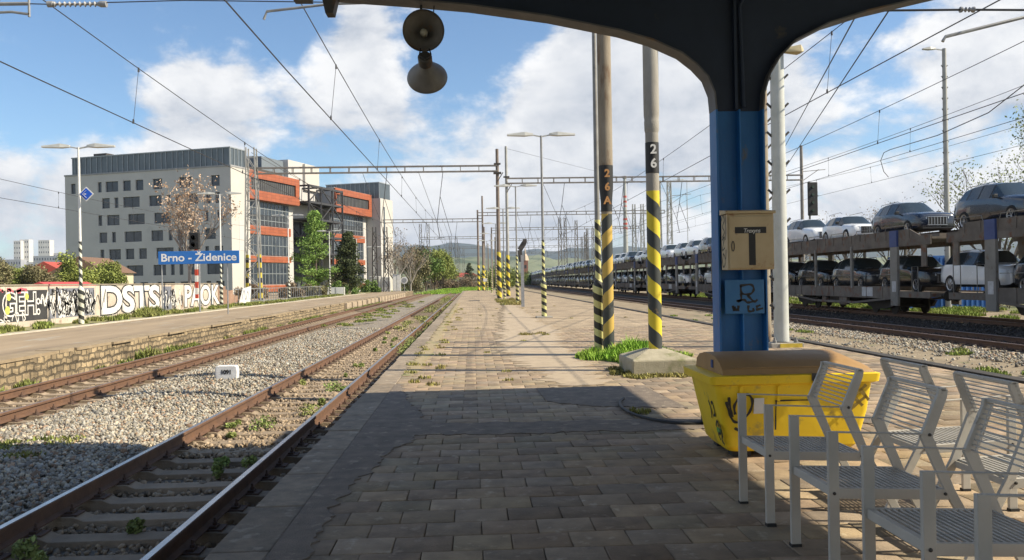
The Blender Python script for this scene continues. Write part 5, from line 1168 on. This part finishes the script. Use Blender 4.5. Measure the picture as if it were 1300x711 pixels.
for a, b, z0, z1 in wins:
    g = MB(); bbox(g, D-.02, D+.06, a, b, z0, z1); w = part('window', g, wframe, t, smooth=0)
    n = 2 if b-a > 2 else 1; g = MB()
    for k in range(n): bbox(g, D-.045, D-.025, a+(b-a)*k/n+.09, a+(b-a)*(k+1)/n-.09, z0+.1, z1-.1)
    part('pane', g, wglass, w, smooth=0)
g = MB(); bbox(g, .8, 5.4, .6, 36, 23.4, 26.6); pw = part('penthouse', g, pent, t, smooth=0)
g = MB(); k = .6
while k < 36: bbox(g, .68, .8, k, k+.12, 23.4, 26.6); k += 1.22+.2*math.sin(k*3)
k = .8
while k < 5.4: bbox(g, k, k+.12, .5, .6, 23.4, 26.6); k += 1.1
bbox(g, .65, 5.5, .5, 36.1, 26.6, 26.8); part('fin', g, fin_m, pw, smooth=0)
g = MB(); bbox(g, 2, 4, 29, 32, 26.8, 27.5); part('roof_unit', g, dark_steel, t, smooth=0)
def orange_block(label, s0, s1, name='office_building', t1=16, z_rows=None):
    t = thing(name, label, 'building', bp(s0, 0, 0))
    g = MB(); bbox(g, s0, s1, .35, t1, 18.1, 23.4); bbox(g, s0, s1, 1.6, t1, -1.2, 18.1); part('wall', g, rgrey, t, smooth=0)
    L_ = s1-s0
    g = MB(); bbox(g, s0, s1, 0, .35, 21.9, 23.3); bbox(g, s0, s1, 0, .35, 18.0, 19.6); bbox(g, s1-1.3, s1, 0, .35, 19.6, 21.9); bbox(g, s0, s0+.6, 0, .35, 19.6, 21.9); bbox(g, s1, s1+.15, 0, t1, 18, 23.3); bbox(g, s0, s1, .0, 1.6, 17.85, 18.0)
    for z0, z1 in ((11.4, 13.0), (6.0, 7.2), (.2, 1.5)): bbox(g, s0, s1-1.5, 1.2, 1.6, z0, z1)
    part('orange_cladding', g, orange, t, smooth=0)
    g = MB(); bbox(g, s0+.6, s1-1.3, .3, .36, 19.6, 21.9); w = part('window_band', g, mat('louvre', (.07, .07, .075), (.1, .1, .1), .6, .5), t, smooth=0)
    g = MB(); k = s0+.6
    while k < s1-1.3: bbox(g, k, k+.08, .2, .3, 19.6, 21.9); k += .7
    part('louvre_fin', g, wframe, w, smooth=0)
    for z0, z1, m_ in ((15.2, 17.7, wglass), (13.2, 15.1, wframe), (7.4, 11.2, wglass), (1.7, 5.8, wglass)):
        g = MB(); bbox(g, s0+.3, s1-1.8, 1.45, 1.58, z0, z1); w = part('window_band', g, m_, t, smooth=0)
        g = MB(); k = s0+.3
        while k < s1-1.8: bbox(g, k, k+.12, 1.38, 1.45, z0, z1); k += 1.3
        bbox(g, s0+.3, s1-1.8, 1.38, 1.45, (z0+z1)/2-.06, (z0+z1)/2+.06); part('mullion', g, fin_m, w, smooth=0)
    return t
t = orange_block('glazed office block with orange cladding bands beside the grey building', 5.75, 23.4)
g = MB(); bbox(g, 8, 22, 3, 12, 23.5, 24.5); part('roof', g, dark_steel, t, smooth=0)
g = MB(); bbox(g, 16, 24, 4, 14, 23.5, 27.4); part('roof_unit', g, mat('blue_grey', (.16, .19, .22)), t, smooth=0); g = MB(); bbox(g, 24.2, 35, 3, 12, 15, 27.8); part('roof_block', g, rgrey, t, smooth=0); g = MB(); bbox(g, 30, 36, 2.4, 3, 22, 27.6); part('pale_block', g, rcream, t, smooth=0)
t = orange_block('far office block with orange bands and dark glazing left of the second grey tower', 38.9, 57.2)
t = thing('steel_frame', 'open black steel framework of stairs and terraces between the two orange blocks', 'steel frame', bp(24, 0, 0))
bk = mat('black_frame_steel', (.035, .035, .04), (.05, .05, .055), 1, .6)
g = MB()
for s in (24.6, 29.6, 34.6, 39.2):
    for tt in (-1.5, 3.5): g.beam(bp(s, tt, -1), bp(s, tt, 22.3), .4, .4)
for z in (22.2, 18.8, 15.2, 11.6, 8):
    for tt in (-1.5, 3.5): g.beam(bp(24.4, tt, z), bp(39.4, tt, z), .35, .45)
    for s in (24.6, 29.6, 34.6, 39.2): g.beam(bp(s, -1.5, z), bp(s, 3.5, z), .25, .35)
part('frame', g, bk, t, smooth=0)
g = MB(); zz = [22.2, 18.8, 15.2, 11.6, 8]
for i in range(4):
    for k, (a, b) in enumerate(((24.6, 29.6), (29.6, 34.6), (34.6, 39.2))):
        p, q = (zz[i], zz[i+1]) if (i+k) % 2 else (zz[i+1], zz[i]); g.beam(bp(a, -1.5, p), bp(b, -1.5, q), .2, .2); g.beam(bp(a, 3.5, q), bp(b, 3.5, p), .2, .2)
part('brace', g, bk, t, smooth=0)
g = MB(); 
for z in zz[1:]: bbox(g, 24.6, 39.2, -1.3, 3.3, z-.1, z+.1)
part('terrace_floor', g, dark_steel, t, smooth=0)
g = MB(); bbox(g, 24, 39.6, 4.5, 16, -1, 21); part('rear_wall', g, mat('dark_glazing', (.05, .055, .06), (.09, .1, .11), .4, .3), t, smooth=0)
t = thing('office_tower', 'second grey tower with a pale side wall and slot window beyond the orange blocks', 'building', bp(60, -2, 0))
g = MB(); bbox(g, 57.6, 58.3, -2.2, 14, -1, 22.5); part('wall', g, rgrey, t, smooth=0); g = MB(); bbox(g, 58.3, 64.8, -2.2, 14, -1, 22.5); part('side_wall', g, rcream, t, smooth=0)
g = MB(); bbox(g, 59.3, 60.0, -2.26, -2.2, 4, 20.5); part('slot_window', g, wglass, t, smooth=0)
g = MB(); bbox(g, 58.2, 64.4, -1.7, 13, 22.5, 26.4); pw = part('penthouse', g, pent, t, smooth=0); g = MB(); k = -1.7
while k < 13: bbox(g, 58.1, 58.2, k, k+.12, 22.5, 26.4); k += 1.3
bbox(g, 58.0, 64.5, -1.8, 13.1, 26.4, 26.6); part('fin', g, fin_m, pw, smooth=0)

# ---------------------------------------------------------------- vegetation
leafm = lambda n, a, b: mat(n, a, b, .8, .75, bump=0, tone=.55, spec=.2)
lf_dark = leafm('pine_needles', (.06, .08, .035), (.08, .095, .04)); lf_mid = leafm('fresh_conifer', (.22, .33, .08), (.15, .25, .06)); lf_yel = leafm('spring_leaves', (.24, .27, .07), (.17, .21, .055)); lf_green = leafm('bright_leaves', (.13, .2, .05), (.1, .16, .04)); lf_brown = leafm('dry_seed_leaves', (.5, .37, .27), (.4, .29, .2)); lf_olive = leafm('olive_scrub', (.15, .15, .07), (.2, .17, .1))
lf_scrub = leafm('brown_scrub', (.24, .18, .12), (.17, .14, .09)); grass_m = leafm('grass_blades', (.2, .38, .04), (.28, .38, .07)); grass_dry = leafm('dry_grass', (.25, .25, .07), (.3, .24, .1))
bark = mat('bark', (.12, .095, .075), (.08, .06, .05), 2, .9); bark_p = mat('pale_bark', (.3, .27, .24), (.2, .18, .16), 2, .9)
def leaves(name, C, R, n, size, m_, parent, seed, flat=1.0, hollow=0):
    r = np.random.default_rng(seed); C = np.asarray(C, float); R = np.asarray(R, float); k = r.integers(0, len(C), n)
    d = r.normal(size=(n, 3)); d /= np.linalg.norm(d, axis=1, keepdims=True); rad = r.random(n)**(1/3 if not hollow else 1/6)
    P = C[k]+d*(R[k]*rad[:, None]) if R.ndim == 2 else C[k]+d*(R[k]*rad)[:, None]
    a = r.normal(size=(n, 3)); a /= np.linalg.norm(a, axis=1, keepdims=True); b = np.cross(a, r.normal(size=(n, 3))); b /= np.linalg.norm(b, axis=1, keepdims=True)
    s = (size*r.uniform(.5, 1.4, n))[:, None]; V = np.stack([P-a*s, P+b*s*.5*flat, P+a*s, P-b*s*.5*flat], 1).reshape(-1, 3); F = np.arange(n*4).reshape(-1, 4)
    ct_ = r.random(len(C)); tn = np.clip(.55*ct_[k]+.45*r.random(n), 0, 1)
    return fast_mesh(name, V, F, m_, tn, parent)
def branches(g, p, d, L_, r, depth, rr, tips, spread=.6, up=.15, kids_=3):
    p = Vector(p); d = Vector(d).normalized(); pts = [p]; q = p
    for i in range(3):
        d = (d+Vector((rr.uniform(-.12, .12), rr.uniform(-.12, .12), rr.uniform(-.03, .1)+up*.3))).normalized(); q = q+d*(L_/3); pts.append(q)
    g.tube(pts, [r, r*.85, r*.72, r*.6], 5 if depth > 1 else 4, cap=False)
    if depth == 0: tips.append(q); return
    for k in range(kids_):
        a = pts[rr.choice((1, 2, 3, 3))]; nd = (d+Vector((rr.uniform(-1, 1), rr.uniform(-1, 1), rr.uniform(-.3, .6)))*spread*1.3+Vector((0, 0, up))).normalized()
        branches(g, a, nd, L_*rr.uniform(.6, .8), r*.55, depth-1, rr, tips, spread, up, kids_)
def tree(label, x, y, z0, h, leaf_m, seed, nleaf=5000, ls=.16, crown=.3, bare=False, barkm=None, lean=0, name='tree', cat='tree', kids_=3, depth=3, group=None, trunkf=.3, spread=.6):
    rr = random.Random(seed); t = thing(name, label, cat, (x, y, z0), 0, group); g = MB(); tips = []; trunk = h*trunkf
    g.tube([(x, y, z0-.3), (x+lean*.5, y, z0+trunk*.5), (x+lean, y, z0+trunk)], [h*.022, h*.018, h*.015], 8, cap=False)
    for k in range(5 if kids_ > 2 else 4):
        a = k*1.3+rr.random(); branches(g, (x+lean, y, z0+trunk*rr.uniform(.7, 1)), (math.cos(a)*spread*1.15, math.sin(a)*spread*1.15, 1.0), h*.3, h*.011, depth-1, rr, tips, spread*1.05, .15, kids_)
    branches(g, (x+lean, y, z0+trunk), (0, 0, 1), h*.32, h*.014, depth, rr, tips, spread*.92, .2, kids_)
    part('trunk', g, barkm or bark, t, smooth=60)
    if nleaf:
        C = [tuple(p) for p in tips]; leaves('crown', C, [h*crown*.22*rr.uniform(.5, 1.3) for _ in C], nleaf, ls, leaf_m, t, seed)
    return t
def conifer(label, x, y, z0, h, w, m_, seed, n=14000, ls=.3, name='pine_tree'):
    rr = random.Random(seed); t = thing(name, label, 'tree', (x, y, z0)); g = MB(); g.tube([(x, y, z0-.3), (x+.1, y, z0+h*.5), (x, y, z0+h*.97)], [h*.02, h*.012, .04], 7, cap=False); C = []; R = []
    for i in range(105):
        f = rr.random()**.8; z = z0+h*(.1+.86*f)+rr.uniform(-.3, .3); rad = w*(1-f)**.7*rr.uniform(.35, 1.15)+.15; a = rr.random()*2*PI; e = (x+rad*math.cos(a), y+rad*math.sin(a), z+rad*rr.uniform(0, .35))
        g.tube([(x, y, z-.2), e], [.07, .02], 4, cap=False)
        for s in (1, .75, .5, .28): C.append((x+rad*s*math.cos(a), y+rad*s*math.sin(a), z+rad*s*.15)); q = h*.034*rr.uniform(.6, 1.4)+.12; R.append((q*1.2, q*1.2, q*.85))
    part('trunk', g, bark, t, smooth=60); leaves('crown', C, R, n, ls, m_, t, seed); return t
def bush(label, x, y, z0, w, h, m_, seed, n=3000, ls=.16, name='bush', group=None, d=None):
    rr = random.Random(seed); t = thing(name, label, 'bush', (x, y, z0), 0, group); g = MB(); C = []; R = []
    for i in range(max(6, int(w*4))):
        cx_ = x+rr.uniform(-.5, .5)*w; cy_ = y+rr.uniform(-.5, .5)*(d or w*.6); hh = h*rr.uniform(.45, 1)*(1-.5*abs(cx_-x)/(w*.5))
        g.tube([(x+(cx_-x)*.7, y+(cy_-y)*.7, z0-.2), (cx_, cy_, z0+hh)], [.04, .012], 4, cap=False)
        for f in (.3, .6, .9): C.append((cx_, cy_, z0+hh*f)); q = h*.16*rr.uniform(.7, 1.3); R.append((q*1.2, q*1.2, q))
    part('stems', g, bark, t, smooth=60); leaves('foliage', C, R, n, ls, m_, t, seed); return t
tree('tall bare tree with brown seed clusters in front of the grey building', -25.4, 75, -.3, 9.6, lf_brown, 21, 2000, .12, .36, trunkf=.4, depth=4, spread=.42, barkm=bark_p)
conifer('bright green conifer standing before the orange block', -22.0, 116, -.3, 12.2, 3.6, lf_mid, 31, 20000, .13)
conifer('dark pine right of the bright green conifer in front of the steel frame', -17.8, 118, -.3, 9.2, 2.8, lf_dark, 32, 14000, .14)
conifer('second dark pine beside the orange block corner', -20.6, 138, -.3, 10.6, 2.8, lf_dark, 33, 18000, .16)
tree('bare pale-barked tree before the slot-window tower, left one', -13.2, 141, -.3, 9.5, lf_scrub, 41, 900, .14, .3, barkm=bark_p, depth=4, kids_=3, trunkf=.2)
tree('bare pale-barked tree before the slot-window tower, right one', -11.0, 146, -.3, 9.5, lf_scrub, 42, 900, .14, .3, barkm=bark_p, depth=4, kids_=3, trunkf=.2)
SC = 'scrub and bushes beyond the far platform'
sc_list = [(-24.5, 92, 3.4, 2.6, lf_scrub, 'brown leafless scrub left of the bright green conifer'), (-21, 95, 3.5, 2.2, lf_scrub, 'brown scrub at the foot of the bright green conifer'), (-19.3, 100, 3, 2.4, lf_olive, 'olive scrub right of the bright green conifer'),
  (-17.8, 112, 4, 2.2, lf_green, 'fresh green bush under the dark pine'), (-19.5, 122, 4, 4, lf_olive, 'olive bush behind the lamp posts'), (-16.2, 130, 3, 2.6, lf_green, 'small green bush by the electrical cabinets'),
  (-11.2, 150, 4, 4.5, lf_olive, 'olive bush right of the electrical cabinets')]
for i, (x, y_, w_, h, m_, lb) in enumerate(sc_list): bush(lb, x, y_, -.2, w_, h, m_, 60+i, 3600, .13, group=SC)
fr = [(-13.5, 178, 9.0, lf_olive), (-11.6, 186, 9.5, lf_green), (-10.2, 200, 9.5, lf_yel), (-14.5, 200, 10.5, lf_olive), (-9.4, 215, 10.8, lf_yel), (-12, 225, 11, lf_green), (-8.6, 236, 9.5, lf_yel)]
for i, (x, y_, h, m_) in enumerate(fr):
    tree(ORD[i]+' spring-green tree from the left in the row right of the slot-window tower', x+1, y_, -.5, h, m_, 80+i, 5200, .24, .75, group='spring trees right of the tower', trunkf=.12, depth=3)
for i, (x, y_, w_, h, m_, lb) in enumerate(((-8.5, 232, 9, 3.6, lf_scrub, 'left'), (-4.5, 262, 11, 4.2, lf_scrub, 'middle'), (1, 300, 14, 5.0, lf_scrub, 'right'))):
    bush('brown scrub thicket closing the view of the left tracks, '+lb+' one', x, y_, -.4, w_, h, m_, 100+i, 4200, .2, name='thicket', group='brown thickets beyond the tracks')
bush('dark round conifer bush left of the red roofs', -10.5, 290, -.5, 7, 9.5, lf_dark, 111, 3500, .3)
conifer('small dark spruce on the horizon beside the red roofs', -1.6, 420, 0, 11, 3, lf_dark, 112, 3500, .4, name='spruce_tree')
for i, (x, y_, w_, h, m_) in enumerate(((7.5, 240, 8, 6, lf_yel), (12, 280, 9, 8, lf_yel), (9, 330, 12, 10, lf_green), (17, 330, 10, 6, lf_yel), (24, 360, 10, 6.5, lf_green), (29.0, 372, 9, 6, lf_yel))):
    bush(ORD[i]+' yellow-green bush from the left behind the platform masts', x, y_, -.4, w_, h, m_, 120+i, 4200, .26, group='bushes behind the platform masts')
# trees right of the train
for i, (x, y_, h, sd_, lb) in enumerate(((41, 62, 11.2, 51, 'budding tree behind the train by the tall lamp mast'), (39, 52, 12.2, 52, 'tallest budding tree at the right edge behind the train'), (48, 90, 10, 53, 'bare tree behind the train left of the tall lamp mast'), (42.5, 92, 9.6, 54, 'bare tree behind the train beside the black signal'), (35.5, 90, 7.5, 55, 'small bare tree seen between the pale mast and the signal'), (47, 64, 11, 56, 'budding tree at far right behind the train'))):
    tree(lb, x, y_, -.4, h, lf_yel if i in (0, 1, 5) else lf_scrub, sd_, 2600 if i in (0, 1, 5) else 1200, .1, .45, depth=4, group='trees behind the train', trunkf=.15)
for i in range(7):
    bush(ORD[i]+' bush from the right in the hedge behind the train', 34-1.5*i*.4, 40+i*13, -.5, 8, 3.2, lf_scrub if i % 2 else lf_olive, 140+i, 2600, .16, group='hedge behind the train', d=10)
# far left trees behind the wall
for i, (x, y_, h, m_, lb) in enumerate(((-47, 82, 5.4, lf_olive, 'dull olive tree above the graffiti wall, leftmost'), (-43.6, 84, 4.8, lf_olive, 'grey-green tree above the graffiti wall, second from left'), (-41.5, 88, 5.2, lf_yel, 'yellow-green tree above the graffiti wall beside the grey building'), (-52, 96, 5.4, lf_yel, 'yellow-green tree at the left edge above the graffiti wall'), (-45, 104, 5.0, lf_yel, 'small yellow-green tree near the corner of the grey building'))):
    tree(lb, x, y_, -.4, h, m_, 160+i, 8000, .13, .8, group='trees above the graffiti wall', trunkf=.12, depth=3)

def house(label, x, y, w, d, h, wallc, roofc, rz=0, name='house', cat='house', roofh=None, floors=1):
    t = thing(name, label, cat, (x, y, -1)); rh = roofh if roofh is not None else w*.3
    part('wall', MB().bx(x-w/2, x+w/2, y, y+d, -1, h), wallc, t, smooth=0)
    if rh: g = MB(); g.prism([(-w/2-.4, h), (w/2+.4, h), (0, h+rh)] if rh > 0 and w < d else [(-.4, h), (d+.4, h), (d/2, h+rh)], (lambda u, v, q: (x+u, q, v)) if w < d else (lambda u, v, q: (q, y+u, v)), y-.3 if w < d else x-w/2-.4, y+d+.3 if w < d else x+w/2+.4); part('roof', g, roofc, t, smooth=0)
    g = MB(); n = max(2, int(w/3.5))
    for fl in range(floors):
        for k in range(n): a = x-w/2+w*(k+.3)/n; zz_ = h*(fl+.35)/floors; g.bx(a, a+w*.35/n, y-.05, y, zz_, zz_+h*.35/floors)
    part('window', g, wglass, t, smooth=0, kind='stuff') if n*floors > 12 else part('windows', g, wglass, t, smooth=0)
    return t
cream = mat('house_cream', (.6, .52, .36), (.5, .43, .3), .3, .9); tile = mat('red_roof', (.42, .08, .06), (.34, .07, .05), .3, .8); redr = mat('long_red_roof', (.5, .07, .07), (.42, .06, .06), .3, .7); wht = mat('panel_white', (.62, .6, .58), (.5, .49, .48), .1, .9); gry = mat('panel_grey', (.36, .37, .4), (.28, .29, .31), .1, .9)
house('cream house with a brown roof squeezed between olive trees and grey building', -52.5, 112, 7, 9, 3.6, cream, mat('brown_roof', (.2, .12, .08)), roofh=2.2)
house('long low shed with a bright red roof just above the graffiti wall', -31.8, 62, 4.4, 7, 1.0, cream, redr, roofh=1.1, name='shed', cat='shed')
house('small red-roofed house among the olive trees', -60, 118, 6, 8, 3.6, wht, tile)
for i, (px_, y_, w_, h, m_, fl, lb) in enumerate(((22, 1500, 12, 72, wht, 10, 'white tower block on the left skyline, leftmost one'), (31, 1510, 16, 74, wht, 10, 'white tower block on the left skyline, second one'), (56, 1450, 19, 70, wht, 10, 'white tower block on the left skyline, rightmost one'),
      (8, 1200, 40, 36, gry, 4, 'long grey apartment slab on the left horizon below the towers'), (40, 1250, 60, 34, wht, 4, 'long pale apartment slab on the left horizon below the towers'), (66, 1150, 50, 38, gry, 5, 'grey apartment slab on the horizon beside the grey building'), (82, 1180, 30, 42, wht, 5, 'pale apartment block touching the corner of the grey building'))):
    house(lb, at(px_, 330, y_)[0], y_, w_, 15, h*1.22, m_, m_, roofh=0, name='apartment_block', cat='building', floors=fl)
for i, px_ in enumerate((2, 14, 27, 38, 50, 62, 74, 84)):
    y_ = 800+(i*37) % 130; house(ORD[i]+' red-roofed house from the left in the distant settlement', (px_-600)/1040*y_, y_, 14, 12, 12+(i*5) % 9, cream if i % 2 else wht, tile, roofh=4, )['group'] = 'distant red-roofed houses at left'
for i, (px_, y_, h) in enumerate(((562, 480, 4), (576, 520, 3.2), (590, 500, 4.2), (600, 530, 4.5))):
    house(ORD[i]+' red-roofed house from the left beyond the end of the tracks', (px_-600)/1040*y_, y_, 9, 10 if i % 2 else 6, h, wht, tile, roofh=2.6)['group'] = 'red-roofed houses beyond the tracks'
t = thing('container', 'blue metal container behind the train between two wagons', 'container', (27.5, 46, -.5)); g = MB(); g.bx(25, 30, 45.8, 48.2, -.5, 2.6)
for k in range(17): g.bx(25+k*.3, 25.12+k*.3, 45.75, 45.8, -.4, 2.5)
part('body', g, mat('container_blue', (.03, .14, .42)), t, smooth=0)

# ---------------------------------------------------------------- hills
def hills(name, y0, y1, a0, a1, hf, m_, seed, z0=-2):
    r = np.random.default_rng(seed); na, nr = 160, 26; A = np.radians(np.linspace(a0, a1, na)); Rr = np.linspace(y0, y1, nr); ph = r.uniform(0, 6, 8)
    P = []
    for i, R_ in enumerate(Rr):
        f = i/(nr-1)
        for a in A:
            d = math.degrees(a); nz = sum(math.sin(d*(.35+.4*k)+ph[k])/(k+1.5) for k in range(6)); prof = math.sin(min(1, f*1.15)*PI/2)**1.3
            P.append((R_*math.sin(a), R_*math.cos(a), z0+prof*(hf(d)*(1+.10*nz))+f*6*math.sin(d*3+f*9)))
    i = np.arange(nr-1)[:, None]*na+np.arange(na-1)[None, :]; F = np.stack([i, i+1, i+na+1, i+na], -1).reshape(-1, 4)
    tag(fast_mesh(name, P, F, m_, smooth=True), kind='structure')
forest = mat('distant_forest', (.045, .07, .075), (.03, .05, .06), .006, .95, bump=.0); fields = mat('distant_fields', (.17, .19, .11), (.1, .125, .07), .004, .95, bump=0, c3=(.05, .08, .04), c3at=.52, c3scale=.008, stretch=(1, .4, 1))  # forest colour set bluish: part of the distance haze is put into it
hills('hills', 900, 2400, -50, 60, lambda d: 46+8*math.sin(d*.12+1)+(18 if -12 < d < 8 else 0)*math.cos((d+2)/10*PI/2)**2, fields, 5)
hills('hills', 2400, 5200, -50, 60, lambda d: 150+55*math.exp(-((d+3)/9)**2)+18*math.exp(-((d-12)/8)**2)-60*math.exp(-((d+32)/8)**2), forest, 6)

# ---------------------------------------------------------------- grass and weeds
def blades(name, spots, m_, seed, label, h=.22, dens=70, w=.008):
    r = np.random.default_rng(seed); V = []; T = []
    for (x, y, z, rad, hh) in spots:
        n = int(dens*(rad/.15)**1.3)
        a = r.random(n)*2*PI; q = rad*np.sqrt(r.random(n)); bx_ = x+q*np.cos(a); by = y+q*np.sin(a); th = r.random(n)*2*PI; L_ = hh*r.uniform(.4, 1.1, n)*(1-.4*q/rad); le = r.uniform(.1, .6, n)*L_
        ww = w*(1+hh*2); dx, dy = np.cos(th), np.sin(th); b0 = np.stack([bx_-dy*ww, by+dx*ww, np.full(n, z)], 1); b1 = np.stack([bx_+dy*ww, by-dx*ww, np.full(n, z)], 1)
        m0 = np.stack([bx_+dx*le*.4+dy*ww*.8, by+dy*le*.4-dx*ww*.8, z+L_*.6], 1); m1 = np.stack([bx_+dx*le*.4-dy*ww*.8, by+dy*le*.4+dx*ww*.8, z+L_*.6], 1); tp = np.stack([bx_+dx*le, by+dy*le, z+L_], 1); tp2 = tp+np.array([.001, 0, 0])
        V.append(np.stack([b0, b1, m0, m1, m1, m0, tp, tp2], 1).reshape(-1, 3)); T += list(np.repeat(r.random(n), 2))
    V = np.concatenate(V); F = np.arange(len(V)).reshape(-1, 4); return tag(fast_mesh(name, V, F, m_, T), label, 'grass', kind='stuff')
gr_ = random.Random(9); sp = []
for i in range(60): a = gr_.random()*2*PI; q = gr_.random()**.6; sp.append((2.98+.95*q*math.cos(a)+.25, 16.5+1.25*q*math.sin(a), 0, .26, gr_.uniform(.6, 1.15)*(.46-.25*q)))
blades('grass_clump', sp, grass_m, 1, 'lush bright green grass clump growing around the foot of pole 26A', dens=130)
sp = [(2.5+gr_.uniform(0, 1.3), 13.2+gr_.uniform(-.25, .05), 0, .12, .08) for _ in range(26)]+[(2.35+gr_.uniform(0, .3), 13.9+gr_.uniform(-.5, .5), 0, .12, .1) for _ in range(10)]+[(1.7+gr_.uniform(-.5, .4), 24+gr_.uniform(-.4, .4), 0, .15, .09) for _ in range(8)]+[(2.0+gr_.uniform(-.15, .15), 9.7+gr_.uniform(-.2, .2), 0, .08, .07) for _ in range(5)]
sp += [(2.9+gr_.uniform(-.9, .6), 60+gr_.uniform(-8, 8), 0, .3, .25) for _ in range(26)]+[(-.9+gr_.uniform(-.4, .3), 12.6+35*gr_.random()**1.5, 0, .12, .08) for _ in range(30)]+[(gr_.uniform(-1, 6.5), 12.5+40*gr_.random(), 0, .1, .06) for _ in range(36)]
blades('grass', sp, grass_dry, 2, 'short yellowish grass in the cracks of the platform paving', dens=60)
sp = [(-3.11+gr_.uniform(-.55, .55), 5+34*gr_.random()**1.2, -.53, gr_.uniform(.05, .14), gr_.uniform(.06, .15)) for _ in range(22)]+[(-3.11+gr_.uniform(-.5, .5), 36+80*gr_.random(), -.53, .4, .2) for _ in range(60)]+[(-1.9+gr_.uniform(-.2, .2), 22+60*gr_.random(), -.5, .3, .3) for _ in range(60)]
sp += [(-3.3, 6.3, -.53, .1, .2), (-3.0, 7.3, -.53, .1, .14), (-3.6, 6.7, -.53, .09, .18), (-2.9, 9.4, -.53, .1, .16), (-3.2, 12.4, -.53, .3, .2), (-2.8, 13.6, -.53, .25, .2), (-2.9, 16.5, -.53, .3, .22)]
def weeds(name, spots, m_, seed, label, dens=90, ls=.022):
    C = []; R = []
    for (x, y, z, rad, hh) in spots:
        for k in range(4): C.append((x+gr_.uniform(-.5, .5)*rad, y+gr_.uniform(-.5, .5)*rad, z+hh*.3)); R.append((rad*.55, rad*.55, hh*.55))
    o = leaves(name, C, R, dens*len(spots), ls, m_, None, seed, 1.2); return tag(o, label, 'weeds', kind='stuff')
weeds('weeds', [q for q in sp if q[1] < 34], leafm('weed_green', (.2, .27, .08), (.26, .27, .1)), 3, 'green weeds growing between the sleepers of the near track', 260)
weeds('weeds', [q for q in sp if q[1] >= 34], leafm('weed_dry', (.22, .26, .08), (.3, .27, .12)), 13, 'weeds covering the near track farther down the line', 60, .05)
sp = [(-5.8+gr_.uniform(-.6, .4), 11.0+gr_.uniform(-.8, .3), -.47, .2, .12) for _ in range(12)]+[(-6.6+gr_.uniform(-1.0, 1.6), 40+50*gr_.random(), -.47, .3, .16) for _ in range(40)]+[(-9.6+gr_.uniform(-.15, .35), 16+70*gr_.random(), -.53, .25, .25) for _ in range(70)]+[(-9.5, 24.5, -.5, .4, .4), (-9.4, 26.2, -.5, .3, .35)]
sp += [(-15.9-gr_.random()*1.4, 14+90*gr_.random(), .12, .3, .28) for _ in range(150)]+[(-16.7, 43+gr_.uniform(-1, 1), .12, .4, .55) for _ in range(8)]
blades('grass', sp, leafm('verge_blades', (.17, .22, .05), (.26, .25, .09)), 4, 'weeds along the far platform wall and under the graffiti', dens=60, w=.014)
sp = [(8.3+5.3*gr_.random(), 10+35*gr_.random(), -.53, .22, .13) for _ in range(40)]+[(11.5+gr_.uniform(-1.2, 1.5), 15.5+gr_.uniform(-2, 2), -.53, .25, .16) for _ in range(14)]+[(23.5+5*gr_.random(), 26+80*gr_.random(), -.5, .6, .28) for _ in range(200)]
blades('grass', sp, leafm('track_grass', (.2, .3, .05), (.25, .27, .08)), 5, 'grass tufts beside and behind the train tracks', dens=60, w=.014)
sp = [(-9+12*gr_.random()+off(y_), y_, -.5, 1.2, .35) for y_ in [140+170*gr_.random() for _ in range(500)]]
blades('grass', sp, grass_m, 6, 'green grass strips around the tracks far down the line', dens=12, w=.03)
# ---------------------------------------------------------------- haze in the air
hz = MB(); hz.bx(-6500, 6500, -70, 9500, -5, 320)
hm = bpy.data.materials.new('haze_air'); hm.use_nodes = True; hm.node_tree.nodes.clear()
ho = hm.node_tree.nodes.new('ShaderNodeOutputMaterial'); hv = hm.node_tree.nodes.new('ShaderNodeVolumePrincipled')
hv.inputs['Color'].default_value = (.72, .82, 1, 1); hv.inputs['Density'].default_value = .00007; hv.inputs['Anisotropy'].default_value = .2
hm.node_tree.links.new(hv.outputs[0], ho.inputs['Volume'])
part('haze', hz, hm, smooth=0, kind='stuff')
